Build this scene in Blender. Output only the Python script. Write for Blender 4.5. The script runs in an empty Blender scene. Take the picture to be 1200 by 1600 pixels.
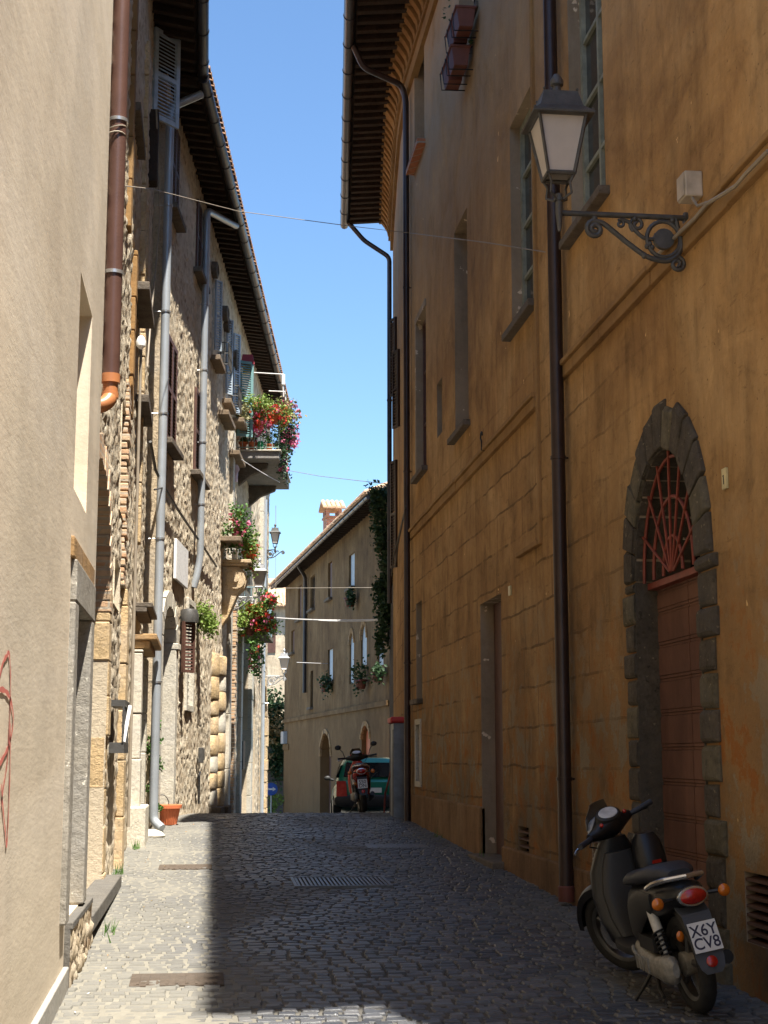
import bpy, bmesh, math, random
from mathutils import Vector, Matrix, noise
from mathutils.geometry import tessellate_polygon
R = math.radians
rnd = random.Random(7)
scene = bpy.context.scene
col = scene.collection

# ---------------------------------------------------------------- camera
EYE = Vector((0.0, 0.0, 1.6))
FPX, CX, CY = 2350.0, 600.0, 800.0
YAW, PITCH = R(6.70837), R(9.18534)
FW = Vector((math.sin(YAW)*math.cos(PITCH), math.cos(YAW)*math.cos(PITCH), math.sin(PITCH)))
RT = Vector((math.cos(YAW), -math.sin(YAW), 0.0))
UP = RT.cross(FW)
cam = bpy.data.objects.new('camera', bpy.data.cameras.new('camera'))
col.objects.link(cam)
cam.matrix_world = Matrix(((RT.x, UP.x, -FW.x, EYE.x), (RT.y, UP.y, -FW.y, EYE.y), (RT.z, UP.z, -FW.z, EYE.z), (0, 0, 0, 1)))
cam.data.sensor_fit = 'VERTICAL'
cam.data.sensor_height = 36.0
cam.data.lens = FPX/1600*36
cam.data.clip_end = 2000
cam.data.clip_start = 0.05
scene.camera = cam

# ---------------------------------------------------------------- light
SUN = Vector((0.168, -0.36, 1.0)).normalized()
world = bpy.data.worlds.new('World'); scene.world = world
world.use_nodes = True
wn = world.node_tree
sky = wn.nodes.new('ShaderNodeTexSky'); sky.sky_type = 'NISHITA'
sky.sun_disc = False
sky.sun_elevation = math.asin(SUN.z)
sky.sun_rotation = math.atan2(SUN.x, SUN.y)
sky.altitude = 300; sky.air_density = 1.0; sky.dust_density = 0.2; sky.ozone_density = 1.8
bg = wn.nodes['Background']; bg.inputs['Strength'].default_value = 0.082
skm = wn.nodes.new('ShaderNodeMix'); skm.data_type = 'RGBA'; skm.blend_type = 'MULTIPLY'; skm.inputs[0].default_value = 1
skm.inputs[7].default_value = (.82, .98, 1.08, 1)
wn.links.new(sky.outputs[0], skm.inputs[6]); wn.links.new(skm.outputs[2], bg.inputs[0])
sl = bpy.data.lights.new('sun', 'SUN'); sl.energy = 5.0; sl.angle = R(0.53); sl.color = (1.0, 0.94, 0.84)
so = bpy.data.objects.new('sun', sl); col.objects.link(so)
so.rotation_euler = SUN.to_track_quat('Z', 'Y').to_euler(); so.location = (5, -5, 40)
scene.view_settings.view_transform = 'Standard'
scene.view_settings.look = 'None'
scene.view_settings.gamma = 1
scene.view_settings.exposure = 1.5

# ---------------------------------------------------------------- helpers
def ray(px, py):
    return FW + RT*((px-CX)/FPX) - UP*((py-CY)/FPX)
def on_y(px, py, Y):
    d = ray(px, py); return EYE + d*(Y/d.y)
def gz(y):
    if y < 23: return 0.027*max(y, -14)
    z23 = .621
    if y < 28: return z23 + .027*(y-23) - .0087*(y-23)**2
    z28 = z23 + .135 - .2175
    return z28 - .060*(min(y, 80)-28)
def on_ground(px, py):
    d = ray(px, py); t = 1.0
    for i in range(4000):
        p = EYE + d*t
        if p.z < gz(p.y): return p
        t += .02
    return p

def tag(o, label=None, cat=None, group=None, kind=None):
    if label: o['label'] = label
    if cat: o['category'] = cat
    if group: o['group'] = group
    if kind: o['kind'] = kind
    return o
ORG = {}
def thing(name, label, cat, loc=(0, 0, 0), group=None, M=None):
    o = bpy.data.objects.new(name, None); col.objects.link(o)
    o.empty_display_size = .1
    if M is not None: o.matrix_world = M; ORG[o.name] = Vector((0, 0, 0))
    else: o.location = loc; ORG[o.name] = Vector(loc)
    return tag(o, label, cat, group)

class MB:
    def __init__(s): s.v = []; s.f = []; s.m = []; s.uv = {}; s.col = None
    def add(s, vs, fs, mi=0):
        b = len(s.v); s.v += [Vector(v) for v in vs]
        for f in fs: s.f.append([b+i for i in f]); s.m.append(mi)
        return b
    def hexa(s, p, mi=0):   # p: 8 points bottom 0-3, top 4-7
        s.add(p, [(3, 2, 1, 0), (4, 5, 6, 7), (0, 1, 5, 4), (1, 2, 6, 5), (2, 3, 7, 6), (3, 0, 4, 7)], mi)
    def box(s, a, b, M=None, mi=0):
        x0, y0, z0 = a; x1, y1, z1 = b
        p = [Vector(q) for q in ((x0, y0, z0), (x1, y0, z0), (x1, y1, z0), (x0, y1, z0), (x0, y0, z1), (x1, y0, z1), (x1, y1, z1), (x0, y1, z1))]
        if M: p = [M @ q for q in p]
        s.hexa(p, mi)
    def tube(s, pts, r, n=8, mi=0, cap=True, closed=False):
        pts = [Vector(p) for p in pts]; L = len(pts)
        rr = r if isinstance(r, (list, tuple)) else [r]*L
        rings = []; prev = None
        for i, p in enumerate(pts):
            a = pts[i-1] if (i > 0 or closed) else p
            b = pts[(i+1) % L] if (i < L-1 or closed) else p
            t = (b-a)
            if t.length < 1e-9: t = Vector((0, 0, 1))
            t.normalize()
            if prev is None:
                u = t.cross(Vector((0, 0, 1)))
                if u.length < .05: u = t.cross(Vector((0, 1, 0)))
            else: u = prev - t*prev.dot(t)
            u.normalize(); prev = u; w = t.cross(u)
            rings.append([p + (u*math.cos(k*2*math.pi/n) + w*math.sin(k*2*math.pi/n))*rr[i] for k in range(n)])
        s.skin(rings, cap and not closed, closed, mi)
    def skin(s, rings, cap=True, closed=False, mi=0):
        n = len(rings[0]); vs = [v for r in rings for v in r]; fs = []
        L = len(rings)
        for i in range(L if closed else L-1):
            j = (i+1) % L
            for k in range(n):
                k2 = (k+1) % n
                fs.append((i*n+k, i*n+k2, j*n+k2, j*n+k))
        if cap:
            fs.append(tuple(reversed(range(n)))); fs.append(tuple((L-1)*n+k for k in range(n)))
        s.add(vs, fs, mi)
    def lathe(s, prof, c=(0, 0, 0), n=24, M=None, mi=0, cap=True):
        c = Vector(c); rings = []
        for r, z in prof:
            ring = [Vector((r*math.cos(k*2*math.pi/n), r*math.sin(k*2*math.pi/n), z)) for k in range(n)]
            if M: ring = [M @ q for q in ring]
            rings.append([q+c for q in ring])
        s.skin(rings, cap, False, mi)
    def prism(s, poly, ext, mi=0):  # poly: 3d points, ext: vector
        n = len(poly); a = [Vector(p) for p in poly]; b = [p+Vector(ext) for p in a]
        s.add(a+b, [tuple(reversed(range(n))), tuple(range(n, 2*n))] + [(i, (i+1) % n, n+(i+1) % n, n+i) for i in range(n)], mi)
    def ball(s, c, r, n=8, m=6, mi=0, sc=(1, 1, 1)):
        rings = []; c = Vector(c)
        for i in range(m+1):
            th = math.pi*(i/m); rr = max(math.sin(th), .02)*r
            rings.append([c+Vector((rr*math.cos(k*2*math.pi/n)*sc[0], rr*math.sin(k*2*math.pi/n)*sc[1], r*math.cos(th)*sc[2])) for k in range(n)])
        s.skin(rings, True, False, mi)
    def build(s, name, mat, parent=None, smooth=False, label=None, loc=None, bevel=0):
        org = ORG.get(parent.name, Vector((0, 0, 0))) if parent else (Vector(loc) if loc else Vector((0, 0, 0)))
        me = bpy.data.meshes.new(name)
        me.from_pydata([tuple(v-org) for v in s.v], [], s.f)
        for mm in (mat if isinstance(mat, (list, tuple)) else [mat]): me.materials.append(mm)
        if any(s.m): me.polygons.foreach_set('material_index', s.m)
        if s.col:
            ca = me.color_attributes.new('tint', 'FLOAT_COLOR', 'POINT')
            ca.data.foreach_set('color', [c for q in s.col for c in q])
        me.validate(); me.update()
        bm = bmesh.new(); bm.from_mesh(me)
        bmesh.ops.recalc_face_normals(bm, faces=bm.faces)
        bm.to_mesh(me); bm.free()
        if smooth:
            me.polygons.foreach_set('use_smooth', [True]*len(me.polygons))
            try: me.set_sharp_from_angle(angle=R(38))
            except Exception: pass
        o = bpy.data.objects.new(name, me); col.objects.link(o)
        if parent: o.parent = parent; ORG[o.name] = org
        else: o.location = org; ORG[o.name] = org
        if bevel:
            b = o.modifiers.new('bevel', 'BEVEL'); b.width = bevel; b.segments = 2; b.limit_method = 'ANGLE'; b.angle_limit = R(40)
        if label: o['label'] = label
        return o

def base_of(mb):
    xs = [v.x for v in mb.v]; ys = [v.y for v in mb.v]; zs = [v.z for v in mb.v]
    return ((min(xs)+max(xs))/2, (min(ys)+max(ys))/2, min(zs))
def single(mb, name, mat, label, cat, group=None, smooth=False, bevel=0):
    return tag(mb.build(name, mat, None, smooth, loc=base_of(mb), bevel=bevel), label, cat, group)
def copy_part(o, parent, loc, rotz=0):
    c = o.copy(); col.objects.link(c); c.parent = parent; c.location = loc; c.rotation_euler = (0, 0, rotz); return c

# ---------------------------------------------------------------- materials
def newmat(name):
    m = bpy.data.materials.new(name); m.use_nodes = True
    nt = m.node_tree; b = nt.nodes['Principled BSDF']
    return m, nt, b
def nd(nt, t, **kw):
    n = nt.nodes.new(t)
    for k, v in kw.items():
        if k in n.inputs: n.inputs[k].default_value = v
        else: setattr(n, k, v)
    return n
def c4(c): return (c[0], c[1], c[2], 1)
def coords(nt, scale=(1, 1, 1)):
    g = nt.nodes.new('ShaderNodeNewGeometry'); mp = nt.nodes.new('ShaderNodeMapping')
    mp.inputs['Scale'].default_value = scale
    nt.links.new(g.outputs['Position'], mp.inputs['Vector']); return mp.outputs[0]
def ramp(nt, src, stops):
    r = nt.nodes.new('ShaderNodeValToRGB'); nt.links.new(src, r.inputs[0])
    while len(r.color_ramp.elements) < len(stops): r.color_ramp.elements.new(.5)
    for e, (p, c) in zip(r.color_ramp.elements, stops):
        e.position = p; e.color = c4(c) if not isinstance(c, (int, float)) else (c, c, c, 1)
    return r.outputs[0]
def mix(nt, fac, a, b, mode='MIX'):
    m = nt.nodes.new('ShaderNodeMix'); m.data_type = 'RGBA'; m.blend_type = mode
    for sck, val in ((m.inputs[0], fac), (m.inputs[6], a), (m.inputs[7], b)):
        if isinstance(val, (int, float)): sck.default_value = val
        elif isinstance(val, (tuple, list)): sck.default_value = c4(val)
        else: nt.links.new(val, sck)
    return m.outputs[2]
def noisen(nt, vec, scale, detail=6, rough=.6, dist=0):
    n = nd(nt, 'ShaderNodeTexNoise'); n.inputs['Scale'].default_value = scale
    n.inputs['Detail'].default_value = detail; n.inputs['Roughness'].default_value = rough; n.inputs['Distortion'].default_value = dist
    nt.links.new(vec, n.inputs['Vector']); return n.outputs['Fac']
def bump(nt, b, h, strength, dist=.02, prev=None):
    n = nt.nodes.new('ShaderNodeBump'); n.inputs['Strength'].default_value = strength; n.inputs['Distance'].default_value = dist
    nt.links.new(h, n.inputs['Height'])
    if prev: nt.links.new(prev, n.inputs['Normal'])
    nt.links.new(n.outputs[0], b.inputs['Normal']); return n.outputs[0]
def simple(name, c, rough=.5, metal=0, var=.25, scale=6, bmp=.15, spec=None, bscale=60):
    m, nt, b = newmat(name); v = coords(nt)
    f = noisen(nt, v, scale)
    out = ramp(nt, f, [(.3, tuple(x*(1-var) for x in c)), (.7, tuple(min(1, x*(1+var)) for x in c))])
    nt.links.new(out, b.inputs['Base Color']); b.inputs['Roughness'].default_value = rough; b.inputs['Metallic'].default_value = metal
    if spec is not None: b.inputs['Specular IOR Level'].default_value = spec
    if bmp: bump(nt, b, noisen(nt, v, bscale), bmp, .01)
    return m

def plaster(name, base, light, dark, streak=1.0, courses=None, bstr=.35, patch=None, top=None, grime_shade=None, specks=0, ys=1.0, fa=.5):
    m, nt, b = newmat(name)
    v = coords(nt, (1, ys, 1)); vs = coords(nt, (1, ys*.6, .12))
    big = noisen(nt, v, .55, 8, .65, .6)
    st = noisen(nt, vs, 3.2, 6, .6)
    fine = noisen(nt, v, 14, 8, .7)
    c = ramp(nt, big, [(.38, dark), (.5, base), (.62, light)])
    c = mix(nt, .45*streak, c, ramp(nt, st, [(.40, tuple(x*.70 for x in base)), (.5, base), (.64, tuple(min(1, x*1.16) for x in base))]))
    c = mix(nt, fa, c, ramp(nt, fine, [(.3, .72), (.7, 1.0)]), 'MULTIPLY')
    if bstr > .5:
        med = noisen(nt, v, 2.4, 9, .72, .5)
        c = mix(nt, .8, c, ramp(nt, med, [(.30, .50), (.46, .92), (.56, 1.0), (.72, 1.25)]), 'MULTIPLY')
        scr = noisen(nt, coords(nt, (1, 1.2, 7)), 2.6, 8, .72, .35)
        c = mix(nt, ramp(nt, scr, [(.60, 0.0), (.68, .65)]), c, tuple(x*.42 for x in base))
        pit = noisen(nt, v, 26, 4, .6)
        c = mix(nt, ramp(nt, pit, [(.66, 0.0), (.70, .8)]), c, tuple(x*.3 for x in base))
        drp = noisen(nt, coords(nt, (1, 1, .16)), 5.5, 7, .65)
        c = mix(nt, .55, c, ramp(nt, drp, [(.34, .62), (.5, 1.0), (.7, 1.12)]), 'MULTIPLY')
    sep = nt.nodes.new('ShaderNodeSeparateXYZ'); nt.links.new(v, sep.inputs[0])
    if top:      # greyer towards top
        mr = nd(nt, 'ShaderNodeMapRange'); mr.inputs[1].default_value = top[1]; mr.inputs[2].default_value = top[2]
        nt.links.new(sep.outputs[2], mr.inputs[0])
        ad = nd(nt, 'ShaderNodeMath', operation='MULTIPLY'); nt.links.new(mr.outputs[0], ad.inputs[0])
        nt.links.new(ramp(nt, noisen(nt, v, .9, 6, .7, .5), [(.3, .15), (.6, 1.0)]), ad.inputs[1])
        c = mix(nt, ad.outputs[0], c, top[0])
    if patch:    # peeled / stained patches low down
        mr = nd(nt, 'ShaderNodeMapRange'); mr.inputs[1].default_value = patch[3]; mr.inputs[2].default_value = patch[3]-1.6
        nt.links.new(sep.outputs[2], mr.inputs[0])
        n1 = ramp(nt, noisen(nt, v, 1.7, 9, .68, .8), [(.43, 0.0), (.50, 1.0)])
        mm = nd(nt, 'ShaderNodeMath', operation='MULTIPLY'); nt.links.new(mr.outputs[0], mm.inputs[0]); nt.links.new(n1, mm.inputs[1])
        c = mix(nt, mm.outputs[0], c, ramp(nt, noisen(nt, v, 2.6, 8, .7), [(.42, patch[0]), (.455, patch[1]), (.53, patch[1]), (.56, patch[2])]))
    nm = None
    if courses:
        ln, zt, strength, cwid, chgt = courses
        uvn = nt.nodes.new('ShaderNodeUVMap'); uvn.uv_map = 'UVMap'
        mpn = nt.nodes.new('ShaderNodeMapping'); nt.links.new(uvn.outputs[0], mpn.inputs[0])
        wob = nt.nodes.new('ShaderNodeVectorMath'); wob.operation = 'MULTIPLY_ADD'
        nn = nt.nodes.new('ShaderNodeTexNoise'); nn.inputs['Scale'].default_value = 1.6; nt.links.new(v, nn.inputs['Vector'])
        nt.links.new(nn.outputs['Color'], wob.inputs[0]); wob.inputs[1].default_value = (.09, .09, 0); nt.links.new(mpn.outputs[0], wob.inputs[2])
        br = nt.nodes.new('ShaderNodeTexBrick'); nt.links.new(wob.outputs[0], br.inputs['Vector'])
        br.inputs['Scale'].default_value = 1; br.inputs['Mortar Size'].default_value = ln; br.inputs['Mortar Smooth'].default_value = .3
        br.inputs['Brick Width'].default_value = cwid; br.inputs['Row Height'].default_value = chgt
        br.inputs['Color1'].default_value = (1, 1, 1, 1); br.inputs['Color2'].default_value = (.88, .88, .88, 1); br.inputs['Mortar'].default_value = (.9, .9, .9, 1)
        mr = nd(nt, 'ShaderNodeMapRange'); mr.inputs[1].default_value = zt+.4; mr.inputs[2].default_value = zt-.8; nt.links.new(sep.outputs[2], mr.inputs[0])
        mk = ramp(nt, noisen(nt, v, 1.5, 7, .75), [(.42, 0.0), (.56, 1.0)])
        my = nd(nt, 'ShaderNodeMapRange'); my.inputs[1].default_value = 9.5; my.inputs[2].default_value = 13.5; nt.links.new(sep.outputs[1], my.inputs[0])
        mq = nd(nt, 'ShaderNodeMath', operation='MULTIPLY'); nt.links.new(my.outputs[0], mq.inputs[0]); nt.links.new(mr.outputs[0], mq.inputs[1]); mr = mq
        mm = nd(nt, 'ShaderNodeMath', operation='MULTIPLY'); nt.links.new(mr.outputs[0], mm.inputs[0]); nt.links.new(mk, mm.inputs[1])
        m3 = nd(nt, 'ShaderNodeMath', operation='MULTIPLY'); nt.links.new(mm.outputs[0], m3.inputs[0]); nt.links.new(br.outputs['Fac'], m3.inputs[1])
        m4 = nd(nt, 'ShaderNodeMath', operation='MULTIPLY'); nt.links.new(m3.outputs[0], m4.inputs[0]); m4.inputs[1].default_value = strength
        c = mix(nt, mr.outputs[0], c, mix(nt, 1.0, c, br.outputs['Color'], 'MULTIPLY'))
        c = mix(nt, m4.outputs[0], c, tuple(x*.28 for x in base))
        inv = nd(nt, 'ShaderNodeMath', operation='SUBTRACT'); inv.inputs[0].default_value = 1; nt.links.new(m3.outputs[0], inv.inputs[1])
        nm = bump(nt, b, inv.outputs[0], .6, .015)
    if specks:
        sp = ramp(nt, noisen(nt, v, 7, 3, .5), [(specks, 0.0), (specks+.02, 1.0)])
        c = mix(nt, sp, c, tuple(min(1, x*1.7) for x in light))
    if grime_shade:  # low soiling; on the ochre wall it also paints in shade
        mr = nd(nt, 'ShaderNodeMapRange'); mr.inputs[1].default_value = grime_shade[1]; mr.inputs[2].default_value = grime_shade[2]
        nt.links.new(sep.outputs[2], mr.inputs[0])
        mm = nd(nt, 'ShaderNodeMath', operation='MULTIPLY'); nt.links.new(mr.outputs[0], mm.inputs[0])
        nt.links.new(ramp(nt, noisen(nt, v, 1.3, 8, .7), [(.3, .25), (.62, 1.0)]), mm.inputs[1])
        c = mix(nt, mm.outputs[0], c, grime_shade[0])
    nt.links.new(c, b.inputs['Base Color']); b.inputs['Roughness'].default_value = .92
    b.inputs['Specular IOR Level'].default_value = .2
    h = nd(nt, 'ShaderNodeMath', operation='ADD'); nt.links.new(noisen(nt, v, 5, 8, .65), h.inputs[0])
    sc = nd(nt, 'ShaderNodeMath', operation='MULTIPLY'); sc.inputs[1].default_value = .35; nt.links.new(noisen(nt, v, 45, 6, .7), sc.inputs[0]); nt.links.new(sc.outputs[0], h.inputs[1])
    bump(nt, b, h.outputs[0], bstr, .04, nm)
    return m
def rubble_mat(name, base, light, dark, mortar):
    m, nt, b = newmat(name); v = coords(nt)
    at = nt.nodes.new('ShaderNodeAttribute'); at.attribute_name = 'tint'
    sep = nt.nodes.new('ShaderNodeSeparateColor'); nt.links.new(at.outputs['Color'], sep.inputs[0])
    c = ramp(nt, sep.outputs[0], [(0, dark), (.45, base), (1, light)])
    c = mix(nt, .75, c, ramp(nt, noisen(nt, v, 13, 10, .8), [(.36, .55), (.46, .92), (.7, 1.15)]), 'MULTIPLY')
    c = mix(nt, sep.outputs[1], c, mortar)
    big = ramp(nt, noisen(nt, v, .8, 6, .6), [(.35, .75), (.65, 1.1)])
    c = mix(nt, .7, c, big, 'MULTIPLY')
    nt.links.new(c, b.inputs['Base Color']); b.inputs['Roughness'].default_value = .95; b.inputs['Specular IOR Level'].default_value = .15
    bump(nt, b, noisen(nt, v, 19, 10, .8), .7, .03)
    return m
def brick_mat(name, c1, c2, mor, w=.26, h=.07, ms=.012):
    m, nt, b = newmat(name); v = coords(nt)
    mp = nt.nodes.new('ShaderNodeSeparateXYZ'); nt.links.new(v, mp.inputs[0])
    ad = nd(nt, 'ShaderNodeMath', operation='ADD'); nt.links.new(mp.outputs[0], ad.inputs[0]); nt.links.new(mp.outputs[1], ad.inputs[1])
    cb = nt.nodes.new('ShaderNodeCombineXYZ'); nt.links.new(ad.outputs[0], cb.inputs[0]); nt.links.new(mp.outputs[2], cb.inputs[1])
    br = nt.nodes.new('ShaderNodeTexBrick'); nt.links.new(cb.outputs[0], br.inputs['Vector']); br.inputs['Scale'].default_value = 1
    br.inputs['Brick Width'].default_value = w; br.inputs['Row Height'].default_value = h; br.inputs['Mortar Size'].default_value = ms
    br.inputs['Color1'].default_value = c4(c1); br.inputs['Color2'].default_value = c4(c2); br.inputs['Mortar'].default_value = c4(mor)
    c = mix(nt, .6, br.outputs['Color'], ramp(nt, noisen(nt, v, 9, 8, .7), [(.3, .55), (.7, 1.15)]), 'MULTIPLY')
    nt.links.new(c, b.inputs['Base Color']); b.inputs['Roughness'].default_value = .9
    inv = nd(nt, 'ShaderNodeMath', operation='SUBTRACT'); inv.inputs[0].default_value = 1; nt.links.new(br.outputs['Fac'], inv.inputs[1])
    nmm = bump(nt, b, inv.outputs[0], .5, .012); bump(nt, b, noisen(nt, v, 40, 8, .7), .5, .02, nmm)
    return m
def stone(name, base, var=.35, scale=3, bstr=.6, spec=.2, speck=None):
    m, nt, b = newmat(name); v = coords(nt)
    c = ramp(nt, noisen(nt, v, scale, 9, .7, .3), [(.3, tuple(x*(1-var) for x in base)), (.5, base), (.7, tuple(min(1, x*(1+var)) for x in base))])
    c = mix(nt, .55, c, ramp(nt, noisen(nt, v, 30, 6, .7), [(.32, .55), (.6, 1.1)]), 'MULTIPLY')
    c = mix(nt, ramp(nt, noisen(nt, v, 19, 5, .6), [(.60, 0.0), (.68, .75)]), c, tuple(x*.35 for x in base))
    c = mix(nt, ramp(nt, noisen(nt, v, 1.6, 7, .7), [(.45, 0.0), (.62, .6)]), c, tuple(.55*x+.45*(sum(base)/3) for x in base))
    if speck:
        c = mix(nt, ramp(nt, noisen(nt, v, 22, 3, .6), [(.66, 0.0), (.69, 1.0)]), c, speck)
    nt.links.new(c, b.inputs['Base Color']); b.inputs['Roughness'].default_value = .9; b.inputs['Specular IOR Level'].default_value = spec
    bump(nt, b, noisen(nt, v, 16, 10, .75), bstr, .03)
    return m
def leafmat(name, a, bcol, trans=.25):
    m, nt, b = newmat(name); v = coords(nt)
    c = ramp(nt, noisen(nt, v, 9, 4, .7), [(.35, a), (.65, bcol)])
    nt.links.new(c, b.inputs['Base Color']); b.inputs['Roughness'].default_value = .6
    tr = nt.nodes.new('ShaderNodeBsdfTranslucent'); nt.links.new(c, tr.inputs[0])
    ms = nt.nodes.new('ShaderNodeMixShader'); ms.inputs[0].default_value = trans
    nt.links.new(b.outputs[0], ms.inputs[1]); nt.links.new(tr.outputs[0], ms.inputs[2])
    nt.links.new(ms.outputs[0], nt.nodes['Material Output'].inputs[0])
    return m

M = {}
M['beige'] = plaster('beige_plaster', (.73, .63, .485), (.79, .70, .57), (.64, .54, .41), streak=.95, bstr=.14, grime_shade=((.50, .43, .33), 1.5, .0), ys=.28, fa=.25)
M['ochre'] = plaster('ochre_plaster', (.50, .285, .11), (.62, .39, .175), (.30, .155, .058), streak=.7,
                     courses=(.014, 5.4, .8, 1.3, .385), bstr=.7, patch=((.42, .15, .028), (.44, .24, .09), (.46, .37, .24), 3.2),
                     top=((.42, .30, .19), 6.0, 10.5), grime_shade=((.085, .056, .032), 4.2, .0), specks=.74)  # darkens downward: real soiling, plus painted shade where little sky reaches
M['ochre_plain'] = plaster('ochre_trim', (.36, .21, .085), (.42, .26, .12), (.26, .14, .06), bstr=.4)
M['plinth'] = plaster('grimy_plinth', (.27, .155, .075), (.34, .22, .12), (.15, .09, .05), bstr=.7)
M['pale_reveal'] = plaster('grey_reveal_plaster', (.34, .26, .18), (.42, .34, .25), (.24, .18, .12), bstr=.5, specks=.66)
M['far'] = plaster('old_brown_plaster', (.21, .13, .06), (.29, .195, .10), (.12, .07, .034), streak=1.0, bstr=.7, grime_shade=((.20, .115, .05), 3.6, 1.2))
M['rubble'] = rubble_mat('rubble_stone', (.60, .49, .34), (.76, .67, .52), (.38, .27, .17), (.70, .61, .47))
M['rubble2'] = rubble_mat('rubble_stone_brown', (.56, .45, .30), (.74, .63, .47), (.34, .23, .14), (.66, .55, .41))
M['tuff'] = stone('yellow_tuff', (.62, .45, .25), .3, 2.2, 1.0)
M['tuff2'] = stone('brown_tuff', (.42, .26, .12), .4, 3, .9)
M['palestone'] = stone('pale_limestone', (.58, .53, .43), .18, 3, .5)
M['stepstone'] = stone('worn_step', (.15, .138, .12), .3, 3, .7)
M['greystone'] = stone('grey_travertine', (.34, .31, .26), .3, 3, .7, speck=(.7, .66, .56))
M['basalt'] = stone('dark_basalt', (.105, .085, .062), .4, 5, 1.0, speck=(.22, .18, .12))
M['ledge'] = stone('brown_ledge_stone', (.26, .19, .125), .3, 4, .6)
M['basalt2'] = stone('lichened_basalt', (.15, .125, .08), .5, 6, 1.0, speck=(.26, .22, .15))
M['darkstone'] = stone('weathered_sill', (.16, .13, .10), .35, 5, .7)
M['concrete'] = stone('grey_concrete', (.28, .26, .24), .25, 4, .5)
M['slabgrey'] = stone('grey_pier', (.115, .105, .10), .3, 2, .5)
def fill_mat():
    m, nt, b = newmat('dust_and_shade_joints'); v = coords(nt)
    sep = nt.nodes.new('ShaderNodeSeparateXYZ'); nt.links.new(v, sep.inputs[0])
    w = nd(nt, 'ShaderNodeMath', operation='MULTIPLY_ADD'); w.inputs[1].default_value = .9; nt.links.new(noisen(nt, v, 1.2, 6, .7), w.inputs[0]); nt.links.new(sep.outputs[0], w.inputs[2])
    shaded_joint = ramp(nt, noisen(nt, v, 5, 9, .75), [(.3, (.05, .047, .042)), (.7, (.10, .094, .083))])
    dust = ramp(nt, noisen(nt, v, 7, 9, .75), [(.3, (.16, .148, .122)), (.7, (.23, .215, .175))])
    mr = nd(nt, 'ShaderNodeMapRange'); mr.inputs[1].default_value = 1.3; mr.inputs[2].default_value = .4; nt.links.new(w.outputs[0], mr.inputs[0])  # painted: joint dust pale on the sunlit strip, darkened on the shaded side
    nt.links.new(mix(nt, mr.outputs[0], shaded_joint, dust), b.inputs['Base Color']); b.inputs['Roughness'].default_value = .95
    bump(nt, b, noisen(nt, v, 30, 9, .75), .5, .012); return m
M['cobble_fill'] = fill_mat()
M['shell'] = stone('lime_rendered_rubble', (.52, .42, .29), .35, 3, .9)
M['brick'] = brick_mat('old_brick', (.55, .33, .19), (.65, .47, .3), (.5, .42, .32))
M['redbrick'] = brick_mat('red_brick', (.42, .14, .07), (.5, .2, .1), (.4, .33, .26))
M['roof'] = stone('roof_tiles', (.36, .20, .11), .45, 5, .6)
M['rooflight'] = stone('pale_tiles', (.55, .36, .22), .4, 6, .5)  # paler tile colour for the far roofs and the chimney cap
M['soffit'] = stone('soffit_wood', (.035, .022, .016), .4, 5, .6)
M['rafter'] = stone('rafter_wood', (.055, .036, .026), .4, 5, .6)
M['tan'] = plaster('far_house_stone', (.60, .50, .36), (.66, .56, .42), (.48, .38, .26), bstr=.6)
M['copper'] = simple('brown_painted_pipe', (.115, .058, .044), .38, .2, .15, 4, .1)
M['darkpipe'] = simple('dark_brown_pipe', (.045, .026, .022), .35, .3, .3, 4, .15)
M['blackpipe'] = simple('black_gutter', (.05, .045, .05), .35, .4, .3, 4, .1)
M['zinc'] = simple('zinc_pipe', (.40, .43, .46), .38, .35, .12, 3, .08)
M['orangepvc'] = simple('orange_pvc', (.44, .17, .065), .4, 0, .1, 4, .03)
M['iron'] = simple('lamp_iron', (.085, .082, .078), .5, .3, .3, 12, .3)
M['irondark'] = simple('black_iron', (.02, .02, .022), .5, .4, .3, 12, .2)
M['steel'] = simple('worn_steel', (.5, .5, .5), .35, .8, .2, 12, .1)
M['redpaint'] = simple('red_iron_paint', (.21, .042, .024), .5, .1, .25, 14, .2)
M['shutbrown'] = simple('brown_shutter', (.10, .045, .032), .6, 0, .3, 10, .3)
M['shutblue'] = simple('grey_blue_shutter', (.42, .50, .58), .55, 0, .15, 8, .2)
M['shutteal'] = simple('teal_shutter', (.16, .30, .30), .55, 0, .2, 8, .2)
M['shutgreen'] = simple('pale_green_frame', (.26, .27, .21), .6, 0, .3, 8, .3)
M['white'] = simple('white_paint', (.75, .74, .72), .5, 0, .08, 8, .1)
M['marble'] = stone('white_marble', (.80, .79, .78), .06, 3, .1)
M['glassdark'] = simple('dark_window_glass', (.02, .02, .022), .08, 0, .3, 3, 0, spec=.8)
M['void'] = simple('dark_interior', (.012, .01, .009), .9, 0, .3, 3, 0, spec=0)
M['lampglass'] = simple('frosted_lamp_glass', (.55, .5, .46), .35, 0, .12, 3, .05)
M['terracotta'] = simple('terracotta', (.62, .17, .065), .65, 0, .15, 6, .15)
M['terrabrown'] = simple('dark_terracotta', (.14, .042, .028), .6, 0, .25, 6, .15)
M['ventrust'] = simple('rusty_dark_vent', (.085, .036, .022), .7, 0, .3, 9, .2)
M['cable'] = simple('black_cable', (.05, .045, .04), .6, 0, .2, 6, 0)
M['cablegrey'] = simple('grey_cable', (.30, .25, .19), .6, 0, .2, 6, 0)
M['cablewhite'] = simple('white_cable', (.7, .68, .68), .6, 0, .1, 6, 0)
M['yellow'] = simple('yellow_paint', (.75, .5, .05), .5, 0, .1, 6, .05)
M['cloth'] = simple('pink_white_cloth', (.75, .6, .66), .9, 0, .15, 4, .1)
M['leaf'] = leafmat('leaf_green', (.045, .12, .02), (.11, .22, .04))
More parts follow.
